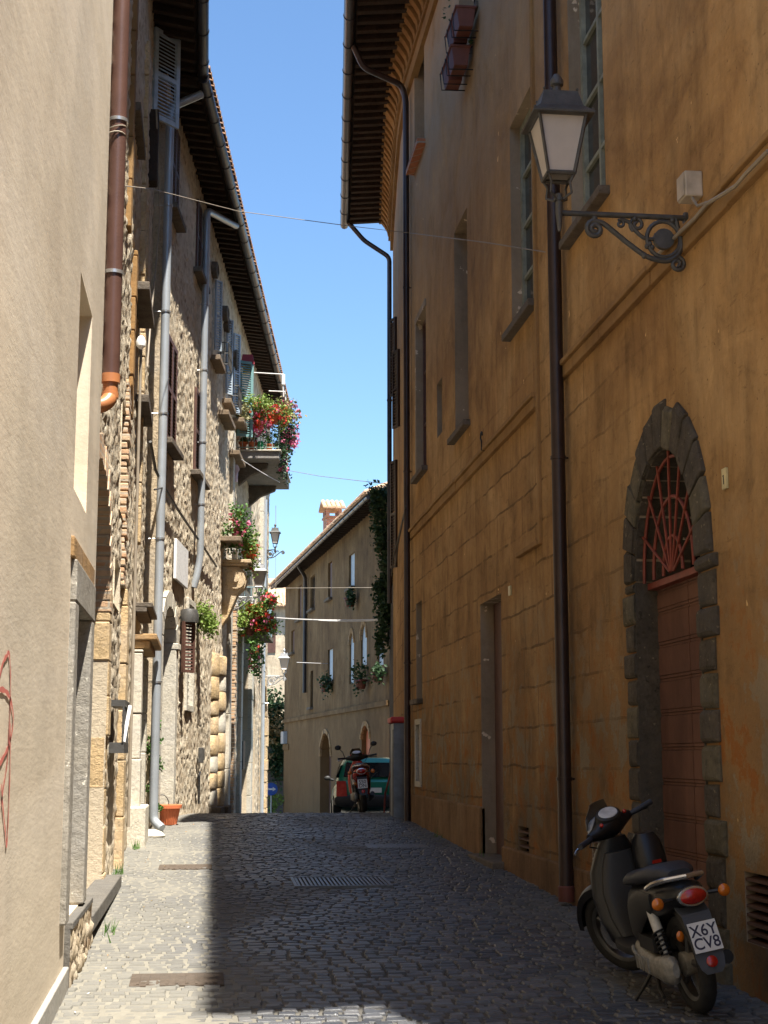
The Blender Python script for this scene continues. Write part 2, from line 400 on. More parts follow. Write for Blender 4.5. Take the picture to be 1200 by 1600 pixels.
M['leafyellow'] = leafmat('leaf_bright', (.12, .20, .03), (.25, .34, .07))
M['leafdark'] = leafmat('ivy_dark', (.015, .045, .012), (.045, .09, .03))
M['dry'] = leafmat('dry_leaf', (.20, .13, .05), (.34, .26, .12))
M['fred'] = leafmat('petal_red', (.6, .03, .02), (.75, .08, .04), .3)
M['fpink'] = leafmat('petal_pink', (.7, .10, .25), (.8, .28, .42), .3)
M['forange'] = leafmat('petal_orange', (.7, .12, .04), (.8, .25, .12), .3)
M['grass'] = leafmat('dry_grass', (.14, .16, .05), (.32, .28, .14))
M['graffiti'] = simple('red_spray_paint', (.62, .17, .13), .8, 0, .1, 5, 0)

# ---------------------------------------------------------------- facade frame
class Fac:
    def __init__(s, A, B, side):
        s.A = Vector((A[0], A[1])); s.B = Vector((B[0], B[1])); d = s.B-s.A; s.L = d.length; s.t = d/s.L
        n = Vector((s.t.y, -s.t.x)); s.n = n*side     # side=1: street on the right (left row), -1: right row
    def P(s, u, z, d=0):
        q = s.A + s.t*u + s.n*d; return Vector((q.x, q.y, z))
    def uz(s, px, py, d=0):
        r = ray(px, py); a = s.A + s.n*d
        t = (a-Vector((EYE.x, EYE.y))).dot(s.n)/Vector((r.x, r.y)).dot(s.n)
        p = EYE + r*t
        return (Vector((p.x, p.y))-s.A).dot(s.t), p.z
    def u(s, px, py, d=0): return s.uz(px, py, d)[0]
    def z(s, px, py, d=0): return s.uz(px, py, d)[1]
    def uY(s, Y): return (Y-s.A.y)/s.t.y
    def box(s, mb, u0, u1, z0, z1, d0, d1, mi=0):
        mb.hexa([s.P(u0, z0, d0), s.P(u1, z0, d0), s.P(u1, z0, d1), s.P(u0, z0, d1), s.P(u0, z1, d0), s.P(u1, z1, d0), s.P(u1, z1, d1), s.P(u0, z1, d1)], mi)
    def prism(s, mb, poly, d0, d1, mi=0):
        mb.prism([s.P(u, z, d0) for u, z in poly], s.P(0, 0, d1)-s.P(0, 0, d0), mi)
def arch(u0, u1, z0, zs, n=14, rise=None):
    c = (u0+u1)/2; r = (u1-u0)/2; h = rise if rise else r
    return [(u0, z0), (u1, z0)] + [(c+r*math.cos(math.pi*k/n), zs+h*math.sin(math.pi*k/n)) for k in range(n+1)]
def rect(u0, u1, z0, z1): return [(u0, z0), (u1, z0), (u1, z1), (u0, z1)]
def flat_wall(f, name, mat, parent, u0, u1, zb, zt, holes, revmat=None):
    """holes: list of (poly, depth). zb may be a function of u"""
    mb = MB(); outer = rect(u0, u1, zb, zt)
    loops = [[Vector((a, b, 0)) for a, b in outer]] + [[Vector((a, b, 0)) for a, b in h[0]] for h in holes]
    flat = [v for l in loops for v in l]
    tris = tessellate_polygon(loops)
    mb.add([f.P(v.x, v.y, 0) for v in flat], [tuple(t) for t in tris], 0)
    uvs = [(v.x, v.y) for v in flat]
    for poly, dep in holes:
        n = len(poly)
        b = mb.add([f.P(a, z, 0) for a, z in poly] + [f.P(a, z, -dep) for a, z in poly], [(i, (i+1) % n, n+(i+1) % n, n+i) for i in range(n)], 1 if revmat else 0)
        uvs += [(a, z) for a, z in poly]*2
    o = mb.build(name, [mat, revmat] if revmat else mat, parent)
    me = o.data; uvl = me.uv_layers.new(name='UVMap')
    for lp in me.loops: uvl.data[lp.index].uv = uvs[lp.vertex_index]
    return o
def inside(poly, x, y):
    c = False; n = len(poly); j = n-1
    for i in range(n):
        xi, yi = poly[i]; xj, yj = poly[j]
        if (yi > y) != (yj > y) and x < (xj-xi)*(y-yi)/(yj-yi)+xi: c = not c
        j = i
    return c
def rubble_wall(f, name, mat, parent, u0, u1, zb, zt, holes, su=.055, sz=.05, amp=.028, sx=.2, sy=.11, seed=0):
    us = [u0, u1]; zs = [zb, zt]
    for poly, dep in holes:
        a = [p[0] for p in poly]; b = [p[1] for p in poly]; us += [min(a), max(a)]; zs += [min(b), max(b)]
    def lines(bs, st):
        bs = sorted(set(round(x, 4) for x in bs)); out = [bs[0]]
        for a, b in zip(bs, bs[1:]):
            n = max(1, round((b-a)/st)); out += [a+(b-a)*k/n for k in range(1, n+1)]
        return out
    U = lines(us, su); Z = lines(zs, sz); nu, nz = len(U), len(Z)
    mb = MB(); mb.col = []
    near = [(min(p[0] for p in h[0])-.001, max(p[0] for p in h[0])+.001, min(p[1] for p in h[0])-.001, max(p[1] for p in h[0])+.001) for h in holes]
    for u in U:
        for z in Z:
            w = Vector((u/sx+seed*13+.5*noise.noise(Vector((u, z, 3))), z/sy+.5*noise.noise(Vector((u, z, 9))), seed))
            ds, ps = noise.voronoi(w)
            e = ds[1]-ds[0]
            k = min(1, e*2.6); k = k*k*(3-2*k)
            cell = noise.cell(ps[0]*3.7+Vector((.3, .3, .3)))
            h = k*(.35+.65*(.5+.5*cell)) + .35*noise.noise(Vector((u*9, z*9, seed)))
            d = amp*h
            for a, b, c, e2 in near:
                if a <= u <= b and c <= z <= e2: d = min(d, .005)
            if u == U[0] or u == U[-1]: d = 0
            mb.v.append(f.P(u, z, d))
            mb.col.append((.5+.5*cell, (1-k)*.8, 0, 1))
    for i in range(nu-1):
        for j in range(nz-1):
            cu, cz = (U[i]+U[i+1])/2, (Z[j]+Z[j+1])/2
            if any(a < cu < b and c < cz < e2 and inside(h[0], cu, cz) for (a, b, c, e2), h in zip(near, holes)): continue
            mb.f.append([i*nz+j, (i+1)*nz+j, (i+1)*nz+j+1, i*nz+j+1]); mb.m.append(0)
    for poly, dep in holes:
        n = len(poly)
        mb.add([f.P(a, z, .02) for a, z in poly] + [f.P(a, z, -dep) for a, z in poly], [(i, (i+1) % n, n+(i+1) % n, n+i) for i in range(n)], 0)
        mb.col += [(rnd.uniform(.3, .9), .5, 0, 1)]*(2*n)
    return mb.build(name, mat, parent, True)
def body_shell(f, parent, u0, u1, zb, zt, deep, mat, roofrise=1.4, name='body'):
    mb = MB(); th = .45
    P = lambda u, z, d: f.P(u, z, d)
    z2 = zt+roofrise
    # end walls, back wall
    for u in (u0, u1):
        mb.add([P(u, zb, 0), P(u, zb, -deep), P(u, zt, -deep), P(u, z2, -deep/2), P(u, zt, 0)], [(0, 1, 2, 3, 4)])
    mb.add([P(u0, zb, -deep), P(u1, zb, -deep), P(u1, zt, -deep), P(u0, zt, -deep)], [(0, 1, 2, 3)])
    return mb.build(name, mat, parent)
def roof_part(f, parent, u0, u1, z, over, deep, rise, mat, name='roof', tiles=True, lift=.10, eslope=.2):
    mb = MB()
    sl = rise/(deep/2); z = z+(sl-eslope)*over+.01
    a = lambda u, d: f.P(u, z+lift-sl*d, d)
    mb.hexa([f.P(u0, z-sl*over+.03, over), f.P(u1, z-sl*over+.03, over), f.P(u1, z+rise+.03, -deep/2), f.P(u0, z+rise+.03, -deep/2),
             a(u0, over), a(u1, over), a(u1, -deep/2), a(u0, -deep/2)])
    mb.hexa([f.P(u0, z+rise+.03, -deep/2), f.P(u1, z+rise+.03, -deep/2), f.P(u1, z+.03, -deep), f.P(u0, z+.03, -deep),
             a(u0, -deep/2), a(u1, -deep/2), f.P(u1, z+lift, -deep), f.P(u0, z+lift, -deep)])
    if tiles:
        u = u0+.1
        while u < u1:
            rg = []
            for d in (over+.05, over-2.2):
                c = f.P(u, z+lift-sl*d+.0, d)
                rg.append([c + (f.P(1, 0, 0)-f.P(0, 0, 0))*(.085*math.cos(t)) + Vector((0, 0, .075*math.sin(t)))+Vector((0, 0, rnd.uniform(-.008, .008))) for t in [math.pi*k/6 for k in range(7)]])
            mb.skin(rg, True)
            u += .2
    return mb.build(name, mat, parent)
def eave(f, parent, u0, u1, z, over, spacing=.33, raf=(.09, .12), gutter_r=.085, gmat='blackpipe', slope=.2, soffmat='soffit', back=.1):
    """soffit boards, rafters one by one, gutter"""
    mb = MB()
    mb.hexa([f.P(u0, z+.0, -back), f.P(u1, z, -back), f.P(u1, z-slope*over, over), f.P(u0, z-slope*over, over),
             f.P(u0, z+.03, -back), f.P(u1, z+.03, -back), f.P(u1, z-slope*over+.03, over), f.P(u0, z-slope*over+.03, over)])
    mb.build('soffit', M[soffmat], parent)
    n = int((u1-u0)/spacing); first = None
    for k in range(n):
        u = u0+spacing*(k+.5)
        jit = rnd.uniform(-.02, .02)
        if first is None:
            r_ = MB(); w, h = raf; o = over-.06
            r_.hexa([f.P(u-w/2, z-h, .05-back), f.P(u+w/2, z-h, .05-back), f.P(u+w/2, z-slope*o-h*.8, o), f.P(u-w/2, z-slope*o-h*.8, o),
                     f.P(u-w/2, z+.01, .05-back), f.P(u+w/2, z+.01, .05-back), f.P(u+w/2, z-slope*o+.01, o), f.P(u-w/2, z-slope*o+.01, o)])
            first = r_.build('rafter', M['rafter'], parent); fu = u
        else:
            dlt = f.P(u+jit, 0, 0)-f.P(fu, 0, 0)
            copy_part(first, parent, (dlt.x, dlt.y, 0))
    g = MB(); zg = z-slope*over-.02
    rings = []
    for u in (u0-.02, u1+.02):
        c = f.P(u, zg, over+gutter_r*.7)
        dn = f.P(0, 0, 1)-f.P(0, 0, 0)
        rings.append([c+dn*gutter_r*math.cos(t)+Vector((0, 0, gutter_r*math.sin(t))) for t in [2*math.pi*k/12 for k in range(12)]])
    g.skin(rings)
    u = u0+.5
    while u < u1:
        c = f.P(u, zg, over+gutter_r*.7); t3 = (f.P(1, 0, 0)-f.P(0, 0, 0))
        rg = []
        for du in (-.012, .012):
            rg.append([c+t3*du+(f.P(0, 0, 1)-f.P(0, 0, 0))*gutter_r*1.12*math.cos(t)+Vector((0, 0, gutter_r*1.12*math.sin(t))) for t in [2*math.pi*k/12 for k in range(12)]])
        g.skin(rg); u += .95
    g.build('gutter', M[gmat], parent, True)

def shutter(f, parent, u0, u1, z0, z1, d, mat, leaves=2, name='shutter'):
    """closed louvred shutter lying in the facade"""
    w = (u1-u0)/leaves
    for k in range(leaves):
        a, b = u0+k*w+.006, u0+(k+1)*w-.006
        mb = MB(); fr = min(.07, w*.16)
        f.box(mb, a, a+fr, z0, z1, d, d+.045); f.box(mb, b-fr, b, z0, z1, d, d+.045)
        zm = (z0+z1)/2
        for c in (z0, zm-fr/2, z1-fr): f.box(mb, a+fr, b-fr, c, c+fr, d+.002, d+.042)
        z = z0+fr+.02
        while z < z1-fr-.02:
            if not (zm-fr < z < zm+fr/2):
                mb.hexa([f.P(a+fr, z, d+.035), f.P(b-fr, z, d+.035), f.P(b-fr, z+.008, d+.04), f.P(a+fr, z+.008, d+.04),
                         f.P(a+fr, z+.032, d+.004), f.P(b-fr, z+.032, d+.004), f.P(b-fr, z+.04, d+.009), f.P(a+fr, z+.04, d+.009)])
            z += .055
        mb.build(name, mat, parent)
def leaf_open(P0, P1, z0, z1, parent, mat, name='shutter'):
    """open louvred leaf from P0 to P1 (xy points)"""
    a = Vector((P0[0], P0[1])); b = Vector((P1[0], P1[1])); g = Fac(a, b, 1)
    shutter(g, parent, 0, g.L, z0, z1, -.02, mat, 1, name)
def sill(f, parent, u0, u1, z, d1, mat, th=.07, name='sill', d0=-.04):
    mb = MB(); f.box(mb, u0, u1, z-th, z, d0, d1); return mb.build(name, mat, parent, bevel=.01)
def wframe(f, parent, u0, u1, z0, z1, d, mat, fw=.06, bars=(1, 2), pane=True):
    mb = MB()
    f.box(mb, u0, u0+fw, z0, z1, d, d+.05); f.box(mb, u1-fw, u1, z0, z1, d, d+.05)
    f.box(mb, u0+fw, u1-fw, z0, z0+fw, d, d+.05); f.box(mb, u0+fw, u1-fw, z1-fw, z1, d, d+.05)
    for i in range(bars[0]):
        c = u0+(u1-u0)*(i+1)/(bars[0]+1); f.box(mb, c-.025, c+.025, z0+fw, z1-fw, d+.003, d+.045)
    for i in range(bars[1]):
        c = z0+(z1-z0)*(i+1)/(bars[1]+1); f.box(mb, u0+fw, u1-fw, c-.018, c+.018, d+.006, d+.04)
    o = mb.build('window', mat, parent)
    if pane:
        g = MB(); f.box(g, u0+.01, u1-.01, z0+.01, z1-.01, d-.02, d+.01); p = g.build('pane', M['glassdark'], o)
    return o
def panel(f, parent, u0, u1, z0, z1, d, mat, name='pane', th=.03):
    mb = MB(); f.box(mb, u0-.01, u1+.01, z0-.01, z1+.01, d-th, d); return mb.build(name, mat, parent)
def pipe(pts, r, name, mat, label, cat='drainpipe', group=None, clamps=(), cmat=None, parent=None):
    mb = MB()
    # round the corners
    P = [Vector(p) for p in pts]; out = [P[0]]
    for a, b, c in zip(P, P[1:], P[2:]):
        k = min(r*2.2, (a-b).length*.4, (c-b).length*.4)
        p0 = b+(a-b).normalized()*k; p2 = b+(c-b).normalized()*k
        for t in (0, .25, .5, .75, 1): out.append(p0*(1-t)**2+b*2*t*(1-t)+p2*t*t)
    out.append(P[-1])
    mb.tube(out, r, 14)
    for z in clamps:
        for a, b in zip(P, P[1:]):
            if min(a.z, b.z) <= z <= max(a.z, b.z) and abs(a.z-b.z) > .3:
                q = a+(b-a)*((z-a.z)/(b.z-a.z)); dr = (b-a).normalized()
                mb.tube([q-dr*.03, q+dr*.03], r*1.13, 14)
    return mb

def downpipe(name, pts, r, mat, label, clampz=(), group=None, extra=None, cmat=None):
    t = thing(name, label, 'drainpipe', pts[-1], group)
    pipe(pts, r, '', mat, '').build('pipe', mat, t, True)
    P = [Vector(p) for p in pts]
    for z in clampz:
        for a, b in zip(P, P[1:]):
            if min(a.z, b.z) <= z <= max(a.z, b.z) and abs(a.z-b.z) > .3:
                q = a+(b-a)*((z-a.z)/(b.z-a.z)); mb = MB(); dr = Vector((0, 0, 1))
                mb.tube([q-dr*.014, q+dr*.014], r*1.16, 14); mb.tube([q, q+(Vector((-.16, 0, 0)) if q.x < 1.5 else Vector((.16, 0, 0)))], .008, 6)
                mb.build('clamp', cmat or M['steel'], t, True)
    return t
def cable(name, pts, r, mat, label, sag=0, n=16, cat='cable', group=None):
    P = [Vector(p) for p in pts]
    if len(P) == 2:
        P = [P[0].lerp(P[1], i/n)-Vector((0, 0, sag*4*(i/n)*(1-i/n))) for i in range(n+1)]
    mb = MB(); mb.tube(P, r, 6); return single(mb, name, mat, label, cat, group, True)

# ---------------------------------------------------------------- ground
def build_ground():
    mb = MB()
    xs = [-300, -60, -12] + [-5+i*.5 for i in range(35)] + [30, 80, 300]
    ys = [-300, -60, -20] + [-14+i*.5 for i in range(190)] + [120, 200, 400]
    def h(x, y):
        return gz(y) - .012 + (.008 if x < .1 else 0)
    vs = [(x, y, h(x, y)) for y in ys for x in xs]; nx = len(xs)
    mb.add(vs, [(j*nx+i, j*nx+i+1, (j+1)*nx+i+1, (j+1)*nx+i) for j in range(len(ys)-1) for i in range(nx-1)])
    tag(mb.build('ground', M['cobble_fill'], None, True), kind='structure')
build_ground()

def cobble_mat():
    m, nt, b = newmat('basalt_cobbles'); v = coords(nt)
    at = nt.nodes.new('ShaderNodeAttribute'); at.attribute_name = 'tint'
    sep = nt.nodes.new('ShaderNodeSeparateColor'); nt.links.new(at.outputs['Color'], sep.inputs[0])
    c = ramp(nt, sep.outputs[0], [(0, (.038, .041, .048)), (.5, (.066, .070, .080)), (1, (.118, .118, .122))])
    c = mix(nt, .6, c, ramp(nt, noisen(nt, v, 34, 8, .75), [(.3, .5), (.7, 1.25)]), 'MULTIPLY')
    # trodden dust beside the walls, also painted to pale the sunlit left strip
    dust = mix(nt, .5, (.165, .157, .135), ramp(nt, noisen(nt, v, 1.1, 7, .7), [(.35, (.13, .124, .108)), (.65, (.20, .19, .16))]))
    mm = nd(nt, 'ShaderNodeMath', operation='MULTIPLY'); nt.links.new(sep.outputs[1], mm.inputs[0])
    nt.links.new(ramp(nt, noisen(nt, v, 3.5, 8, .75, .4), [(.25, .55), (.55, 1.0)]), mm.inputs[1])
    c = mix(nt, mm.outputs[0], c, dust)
    nt.links.new(c, b.inputs['Base Color'])
    rr = ramp(nt, sep.outputs[1], [(0, .34), (.6, .8)])
    nt.links.new(rr, b.inputs['Roughness']); b.inputs['Specular IOR Level'].default_value = .55
    bump(nt, b, noisen(nt, v, 40, 9, .75), .45, .012)
    return m
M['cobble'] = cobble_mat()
def lx(y):   # left wall base
    if y < 10.9: return -.78
    if y < 21.4: return -.92
    return -.66+(y-22.5)*.1108
def rx(y):
    if y < 23.4: return 3.16
    return 3.16+(y-23.4)*.085 if y < 33 else 5.5
def build_cobbles():
    mb = MB(); mb.col = []; y = 5.6
    while y < 36:
        rowh = rnd.uniform(.088, .108)*(1 if y < 20 else 1.15)
        x = lx(y)-.1+rnd.uniform(0, .08); x1 = rx(y)+.05
        ph = rnd.uniform(-.004, .004)
        while x < x1:
            w = rnd.uniform(.095, .15)*(1 if y < 20 else 1.15)
            # arcs of the laying pattern and a slight central camber
            yy = y + .05*math.sin(x*2.1+y*.35) + .018*noise.noise(Vector((x*3, y*3, 0)))*2
            dusty_lit = max(0, min(1, (0.45-x)/.9)); dusty_lit = max(dusty_lit, .3*max(0, min(1, (x-2.5)/.5)))  # left strip paled as if sunlit, on top of the wall-side dust
            dusty_lit = min(1, max(0, dusty_lit + .5*noise.noise(Vector((x*.9, y*.6, 5)))))
            gap = .006+.004*rnd.random(); hh = rnd.uniform(-.003, .004)*(1-.6*dusty_lit)
            z = gz(yy) + hh + .008*noise.noise(Vector((x*1.3, y*1.3, 2)))
            tl = [rnd.uniform(-.0035, .0035) for _ in range(2)]
            x0, x2 = x+gap, x+w-gap; y0, y2 = yy+gap, yy+rowh-gap
            if not (.84 < (x0+x2)/2 < 1.8 and 14.25 < yy+.05 < 15.2):
                base = len(mb.v); bev = .009
                ox = [x0, x2, x2, x0]; oy = [y0, y0, y2, y2]
                jit = [(rnd.uniform(-.006, .006), rnd.uniform(-.006, .006)) for _ in range(4)]
                t = rnd.random()
                sl = gz(yy+.1)-gz(yy)
                for lv in range(3):
                    ins = [0, .003, bev][lv]; dz = [-.03, -.009, 0][lv]
                    for k in range(4):
                        sx_ = 1 if k in (0, 3) else -1; sy_ = 1 if k in (0, 1) else -1
                        px_ = ox[k]+jit[k][0]+sx_*ins; py_ = oy[k]+jit[k][1]+sy_*ins
                        mb.v.append(Vector((px_, py_, z+dz+(px_-x)*tl[0]/w*2+(py_-yy)*(sl/.1+tl[1]*8))))
                        mb.col.append((t, dusty_lit, 0, 1))
                mb.v.append(Vector(((x0+x2)/2, (y0+y2)/2, z+.001+(y2-y0)/2*sl/.1))); mb.col.append((t, dusty_lit, 0, 1))
                for lv in range(2):
                    for k in range(4):
                        mb.f.append([base+lv*4+k, base+lv*4+(k+1) % 4, base+lv*4+4+(k+1) % 4, base+lv*4+4+k]); mb.m.append(0)
                for k in range(4): mb.f.append([base+8+k, base+8+(k+1) % 4, base+12]); mb.m.append(0)
            x += w
        y += rowh
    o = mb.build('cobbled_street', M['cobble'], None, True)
    tag(o, kind='structure')
build_cobbles()

def grate(cx, cy, w, d, label, mat, n, z=.004, frame=.03, name='drain_grate', cat='drain grate'):
    t = thing(name, label, cat, (cx, cy, gz(cy)))
    s = gz(cy+.1)-gz(cy-.1); s /= .2
    Z = lambda y: gz(cy)+(y-cy)*s+z
    fr = MB()
    def bar(mb, x0, x1, y0, y1, h=.012):
        mb.hexa([(x0, y0, Z(y0)-.03), (x1, y0, Z(y0)-.03), (x1, y1, Z(y1)-.03), (x0, y1, Z(y1)-.03), (x0, y0, Z(y0)+h), (x1, y0, Z(y0)+h), (x1, y1, Z(y1)+h), (x0, y1, Z(y1)+h)])
    bar(fr, cx-w/2, cx+w/2, cy-d/2, cy-d/2+frame); bar(fr, cx-w/2, cx+w/2, cy+d/2-frame, cy+d/2)
    bar(fr, cx-w/2, cx-w/2+frame, cy-d/2+frame, cy+d/2-frame); bar(fr, cx+w/2-frame, cx+w/2, cy-d/2+frame, cy+d/2-frame)
    fr.build('frame', mat, t)
    b = MB()
    for k in range(n):
        x = cx-w/2+frame+(w-2*frame)*(k+.5)/n; bw = (w-2*frame)/n*.28
        bar(b, x-bw, x+bw, cy-d/2+frame, cy+d/2-frame, .007)
    b.build('bars', mat, t)
    v = MB(); bar(v, cx-w/2+.01, cx+w/2-.01, cy-d/2+.01, cy+d/2-.01, -.02); v.build('pit', M['void'], t)
M['grate'] = simple('worn_grate_iron', (.16, .16, .165), .4, .6, .3, 20, .3)
M['rust'] = stone('rusty_iron_lid', (.10, .078, .06), .3, 6, .5)
grate(1.31, 14.72, .92, .82, 'iron drain grate with many thin bars in the middle of the shaded cobbles', M['grate'], 22)
def lid(cx, cy, w, d, label, mat):
    mb = MB(); s = (gz(cy+.1)-gz(cy-.1))/.2
    def q(x0, x1, y0, y1, h):
        mb.hexa([(x0, y0, gz(cy)+(y0-cy)*s-.03), (x1, y0, gz(cy)+(y0-cy)*s-.03), (x1, y1, gz(cy)+(y1-cy)*s-.03), (x0, y1, gz(cy)+(y1-cy)*s-.03),
                 (x0, y0, gz(cy)+(y0-cy)*s+h), (x1, y0, gz(cy)+(y0-cy)*s+h), (x1, y1, gz(cy)+(y1-cy)*s+h), (x0, y1, gz(cy)+(y1-cy)*s+h)])
    q(cx-w/2, cx-.006, cy-d/2, cy+d/2, .006); q(cx+.006, cx+w/2, cy-d/2, cy+d/2, .006)
    for k in range(9):
        x = cx-w/2+.05+(w-.1)*k/8; q(x-.008, x+.008, cy-d/2+.03, cy+d/2-.03, .010)
    single(mb, 'manhole_cover', mat, label, 'manhole cover')
lid(-.14, 9.52, .56, .42, 'rusty rectangular access cover across the sunny paving near the bottom left', M['rust'])
lid(-.18, 16.3, .55, .5, 'small rusty cover in the sunny paving further up the street', M['rust'])
lid(2.35, 18.6, .75, .5, 'dull iron cover in the shaded cobbles beyond the drain grate', M['grate'])

# ---------------------------------------------------------------- foliage helpers
def leaves(mb, c, rad, n, size, droop=0, shell=.0, mi=0, clumps=6, seed=0):
    rr = random.Random(seed*31+n)
    c = Vector(c); cl = [Vector((rr.gauss(0, .45)*rad[0], rr.gauss(0, .45)*rad[1], rr.gauss(0, .45)*rad[2])) for _ in range(clumps)]
    for i in range(n):
        k = cl[i % clumps]
        p = c + k + Vector((rr.gauss(0, .33)*rad[0], rr.gauss(0, .33)*rad[1], rr.gauss(0, .33)*rad[2]))
        if droop: p.z -= droop*rr.random()**2
        s = size*rr.uniform(.6, 1.3)
        a = Vector((rr.uniform(-1, 1), rr.uniform(-1, 1), rr.uniform(-.6, .8))).normalized()
        b = a.cross(Vector((rr.uniform(-1, 1), rr.uniform(-1, 1), rr.uniform(-1, 1)))).normalized()
        nrm = a.cross(b)
        mb.add([p-a*s*.5, p+b*s*.32+nrm*s*.08, p+a*s*.5, p-b*s*.32+nrm*s*.08], [(0, 1, 2), (0, 2, 3)], mi)
def blooms(mb, c, rad, n, size, seed=0, out=1.0, mi=0):
    rr = random.Random(seed*17+n)
    for i in range(n):
        v = Vector((rr.gauss(0, 1), rr.gauss(0, 1), rr.gauss(0, 1))).normalized()*rr.uniform(.55, 1)*out
        p = Vector(c)+Vector((v.x*rad[0], v.y*rad[1], v.z*rad[2]))
        for k in range(5):
            q = p+Vector((rr.uniform(-1, 1), rr.uniform(-1, 1), rr.uniform(-1, 1)))*size*.5
            a = Vector((rr.uniform(-1, 1), rr.uniform(-1, 1), rr.uniform(-1, 1))).normalized()*size*.4
            b = a.cross(Vector((rr.uniform(-1, 1), rr.uniform(-1, 1), rr.uniform(-1, 1)))).normalized()*size*.4
            mb.add([q-a, q-b, q+a, q+b], [(0, 1, 2, 3)], mi)
def pot(mb, c, r, h, rim=.02):
    mb.lathe([(r*.66, 0), (r*.7, .01), (r*.95, h*.8), (r*.96, h*.82), (r+rim, h*.83), (r+rim, h), (r*.9, h), (r*.85, h*.9), (.001, h*.9)], c, 20)
def potted(label, c, r, h, rad, n, size, leafm, flowers=(), group=None, droop=0, potm='terracotta', seed=1, cat='potted plant', dz=0, out=1.0):
    t = thing('potted_plant', label, cat, c, group)
    mb = MB(); pot(mb, c, r, h); mb.build('pot', M[potm], t, True)
    cc = (c[0], c[1], c[2]+h+rad[2]*.5+dz)
    lf = MB(); leaves(lf, cc, rad, n, size, droop, seed=seed); lf.build('foliage', M[leafm], t)
    for k, (fm, fn, fs) in enumerate(flowers):
        if fn <= 16:
            for q in range(fn):
                fb = MB(); blooms(fb, (cc[0], cc[1], cc[2]-droop*.3), (rad[0], rad[1], rad[2]+droop*.3), 1, fs, seed*3+k*29+q*7, out); fb.build('flower', M[fm], t)
            continue
        fb = MB(); blooms(fb, (cc[0], cc[1], cc[2]-droop*.3), (rad[0], rad[1], rad[2]+droop*.3), fn, fs, seed+k, out); fb.build('flowers', M[fm], t)
    return t

# ================================================================ LEFT ROW
# ---- beige plastered house, nearest on the left
L1 = Fac((-.80, -14), (-.80, 10.86), 1)
h1 = thing('plaster_house', 'smooth beige plastered house nearest on the left, with stone framed doorway', 'house', (-.8, 0, 0))
w1 = rect(L1.uY(8.92), L1.uY(9.86), 3.16, 4.49)
d1 = rect(L1.uY(9.14), L1.uY(10.22), .64, 2.50)
flat_wall(L1, 'wall', M['beige'], h1, 0, L1.L, -.6, 10.2, [(w1, .24), (d1, .55)])
panel(L1, h1, w1[0][0], w1[1][0], 3.16, 4.49, -.20, M['beige'], 'window_infill')
body_shell(L1, h1, 0, L1.L, -.6, 10.2, 8, M['beige'], .9)
roof_part(L1, h1, -.1, L1.L+.05, 10.2, .12, 8, .9, M['roof'], tiles=False)
# door surround: jambs, lintel with a thin raised rim of brown stone
mb = MB()
L1.box(mb, L1.uY(8.93), L1.uY(9.15), .645, 2.49, -.3, .035); L1.box(mb, L1.uY(10.205), L1.uY(10.44), .645, 2.49, -.44, .035)
L1.box(mb, L1.uY(8.93), L1.uY(10.44), 2.492, 2.74, -.3, .037)
dj = mb.build('door_surround', M['greystone'], h1, bevel=.012)
mb = MB()
L1.box(mb, L1.uY(8.86), L1.uY(10.50), 2.742, 2.87, -.05, .022)
mb.build('lintel', M['tuff2'], h1, bevel=.01)
mb = MB()
for k in range(4): L1.box(mb, L1.uY(9.16)+k*.265, L1.uY(9.16)+k*.265+.258, .64, 2.49, -.5, -.45)
dr = mb.build('door', M['shutbrown'], h1)
mb = MB(); mb.ball(L1.P(L1.uY(10.0), 1.6, -.43), .03); mb.build('handle', M['steel'], dr, True)
# rubble plinth below the door, skirting before it
rubble_wall(L1.__class__((-.765, 9.28), (-.765, 10.9), 1), 'plinth', M['rubble2'], h1, 0, 1.62, .0, .60, [], .03, .03, .03, .17, .11, 3)
mb = MB(); L1.box(mb, L1.uY(9.27), L1.L+.02, .585, .63, -.1, .05); L1.box(mb, L1.uY(9.27), L1.uY(9.285), .0, .6, -.1, .036); mb.build('threshold', M['stepstone'], h1, bevel=.012)
mb = MB(); a, b = L1.uY(-14), L1.uY(9.25)
mb.hexa([L1.P(a, -.6, 0), L1.P(b, -.1, 0), L1.P(b, -.1, .035), L1.P(a, -.6, .035), L1.P(a, gz(-14)+.22, 0), L1.P(b, gz(9.3)+.13, 0), L1.P(b, gz(9.3)+.13, .035), L1.P(a, gz(-14)+.22, .035)])
mb.build('skirting', stone('grey_skirting', (.36, .34, .30), .15, 3, .3), h1, bevel=.008)
# red spray scribble
def scribble(pts, r=.007):
    mb = MB(); P = []
    uz = [L1.uz(*p) for p in pts]
    for i in range(len(uz)-1):
        p0 = uz[max(0, i-1)]; p1 = uz[i]; p2 = uz[i+1]; p3 = uz[min(len(uz)-1, i+2)]
        for k in range(6):
            t = k/6
            f = lambda a, b, c, d: .5*((2*b)+(-a+c)*t+(2*a-5*b+4*c-d)*t*t+(-a+3*b-3*c+d)*t**3)
            P.append((f(p0[0], p1[0], p2[0], p3[0]), f(p0[1], p1[1], p2[1], p3[1])))
    P.append(uz[-1]); w = .011
    vs = []; fs = []
    for i, (u, z) in enumerate(P):
        a = P[max(0, i-1)]; b = P[min(len(P)-1, i+1)]; dx, dz = b[0]-a[0], b[1]-a[1]; l = math.hypot(dx, dz) or 1
        ww = w*(.7+.5*math.sin(i*.7)**2)
        for s_ in (-1, 1): vs.append(L1.P(u-dz/l*ww*s_, z+dx/l*ww*s_, .004))
    fs = [(2*i, 2*i+1, 2*i+3, 2*i+2) for i in range(len(P)-1)]
    mb.add(vs, fs); return mb
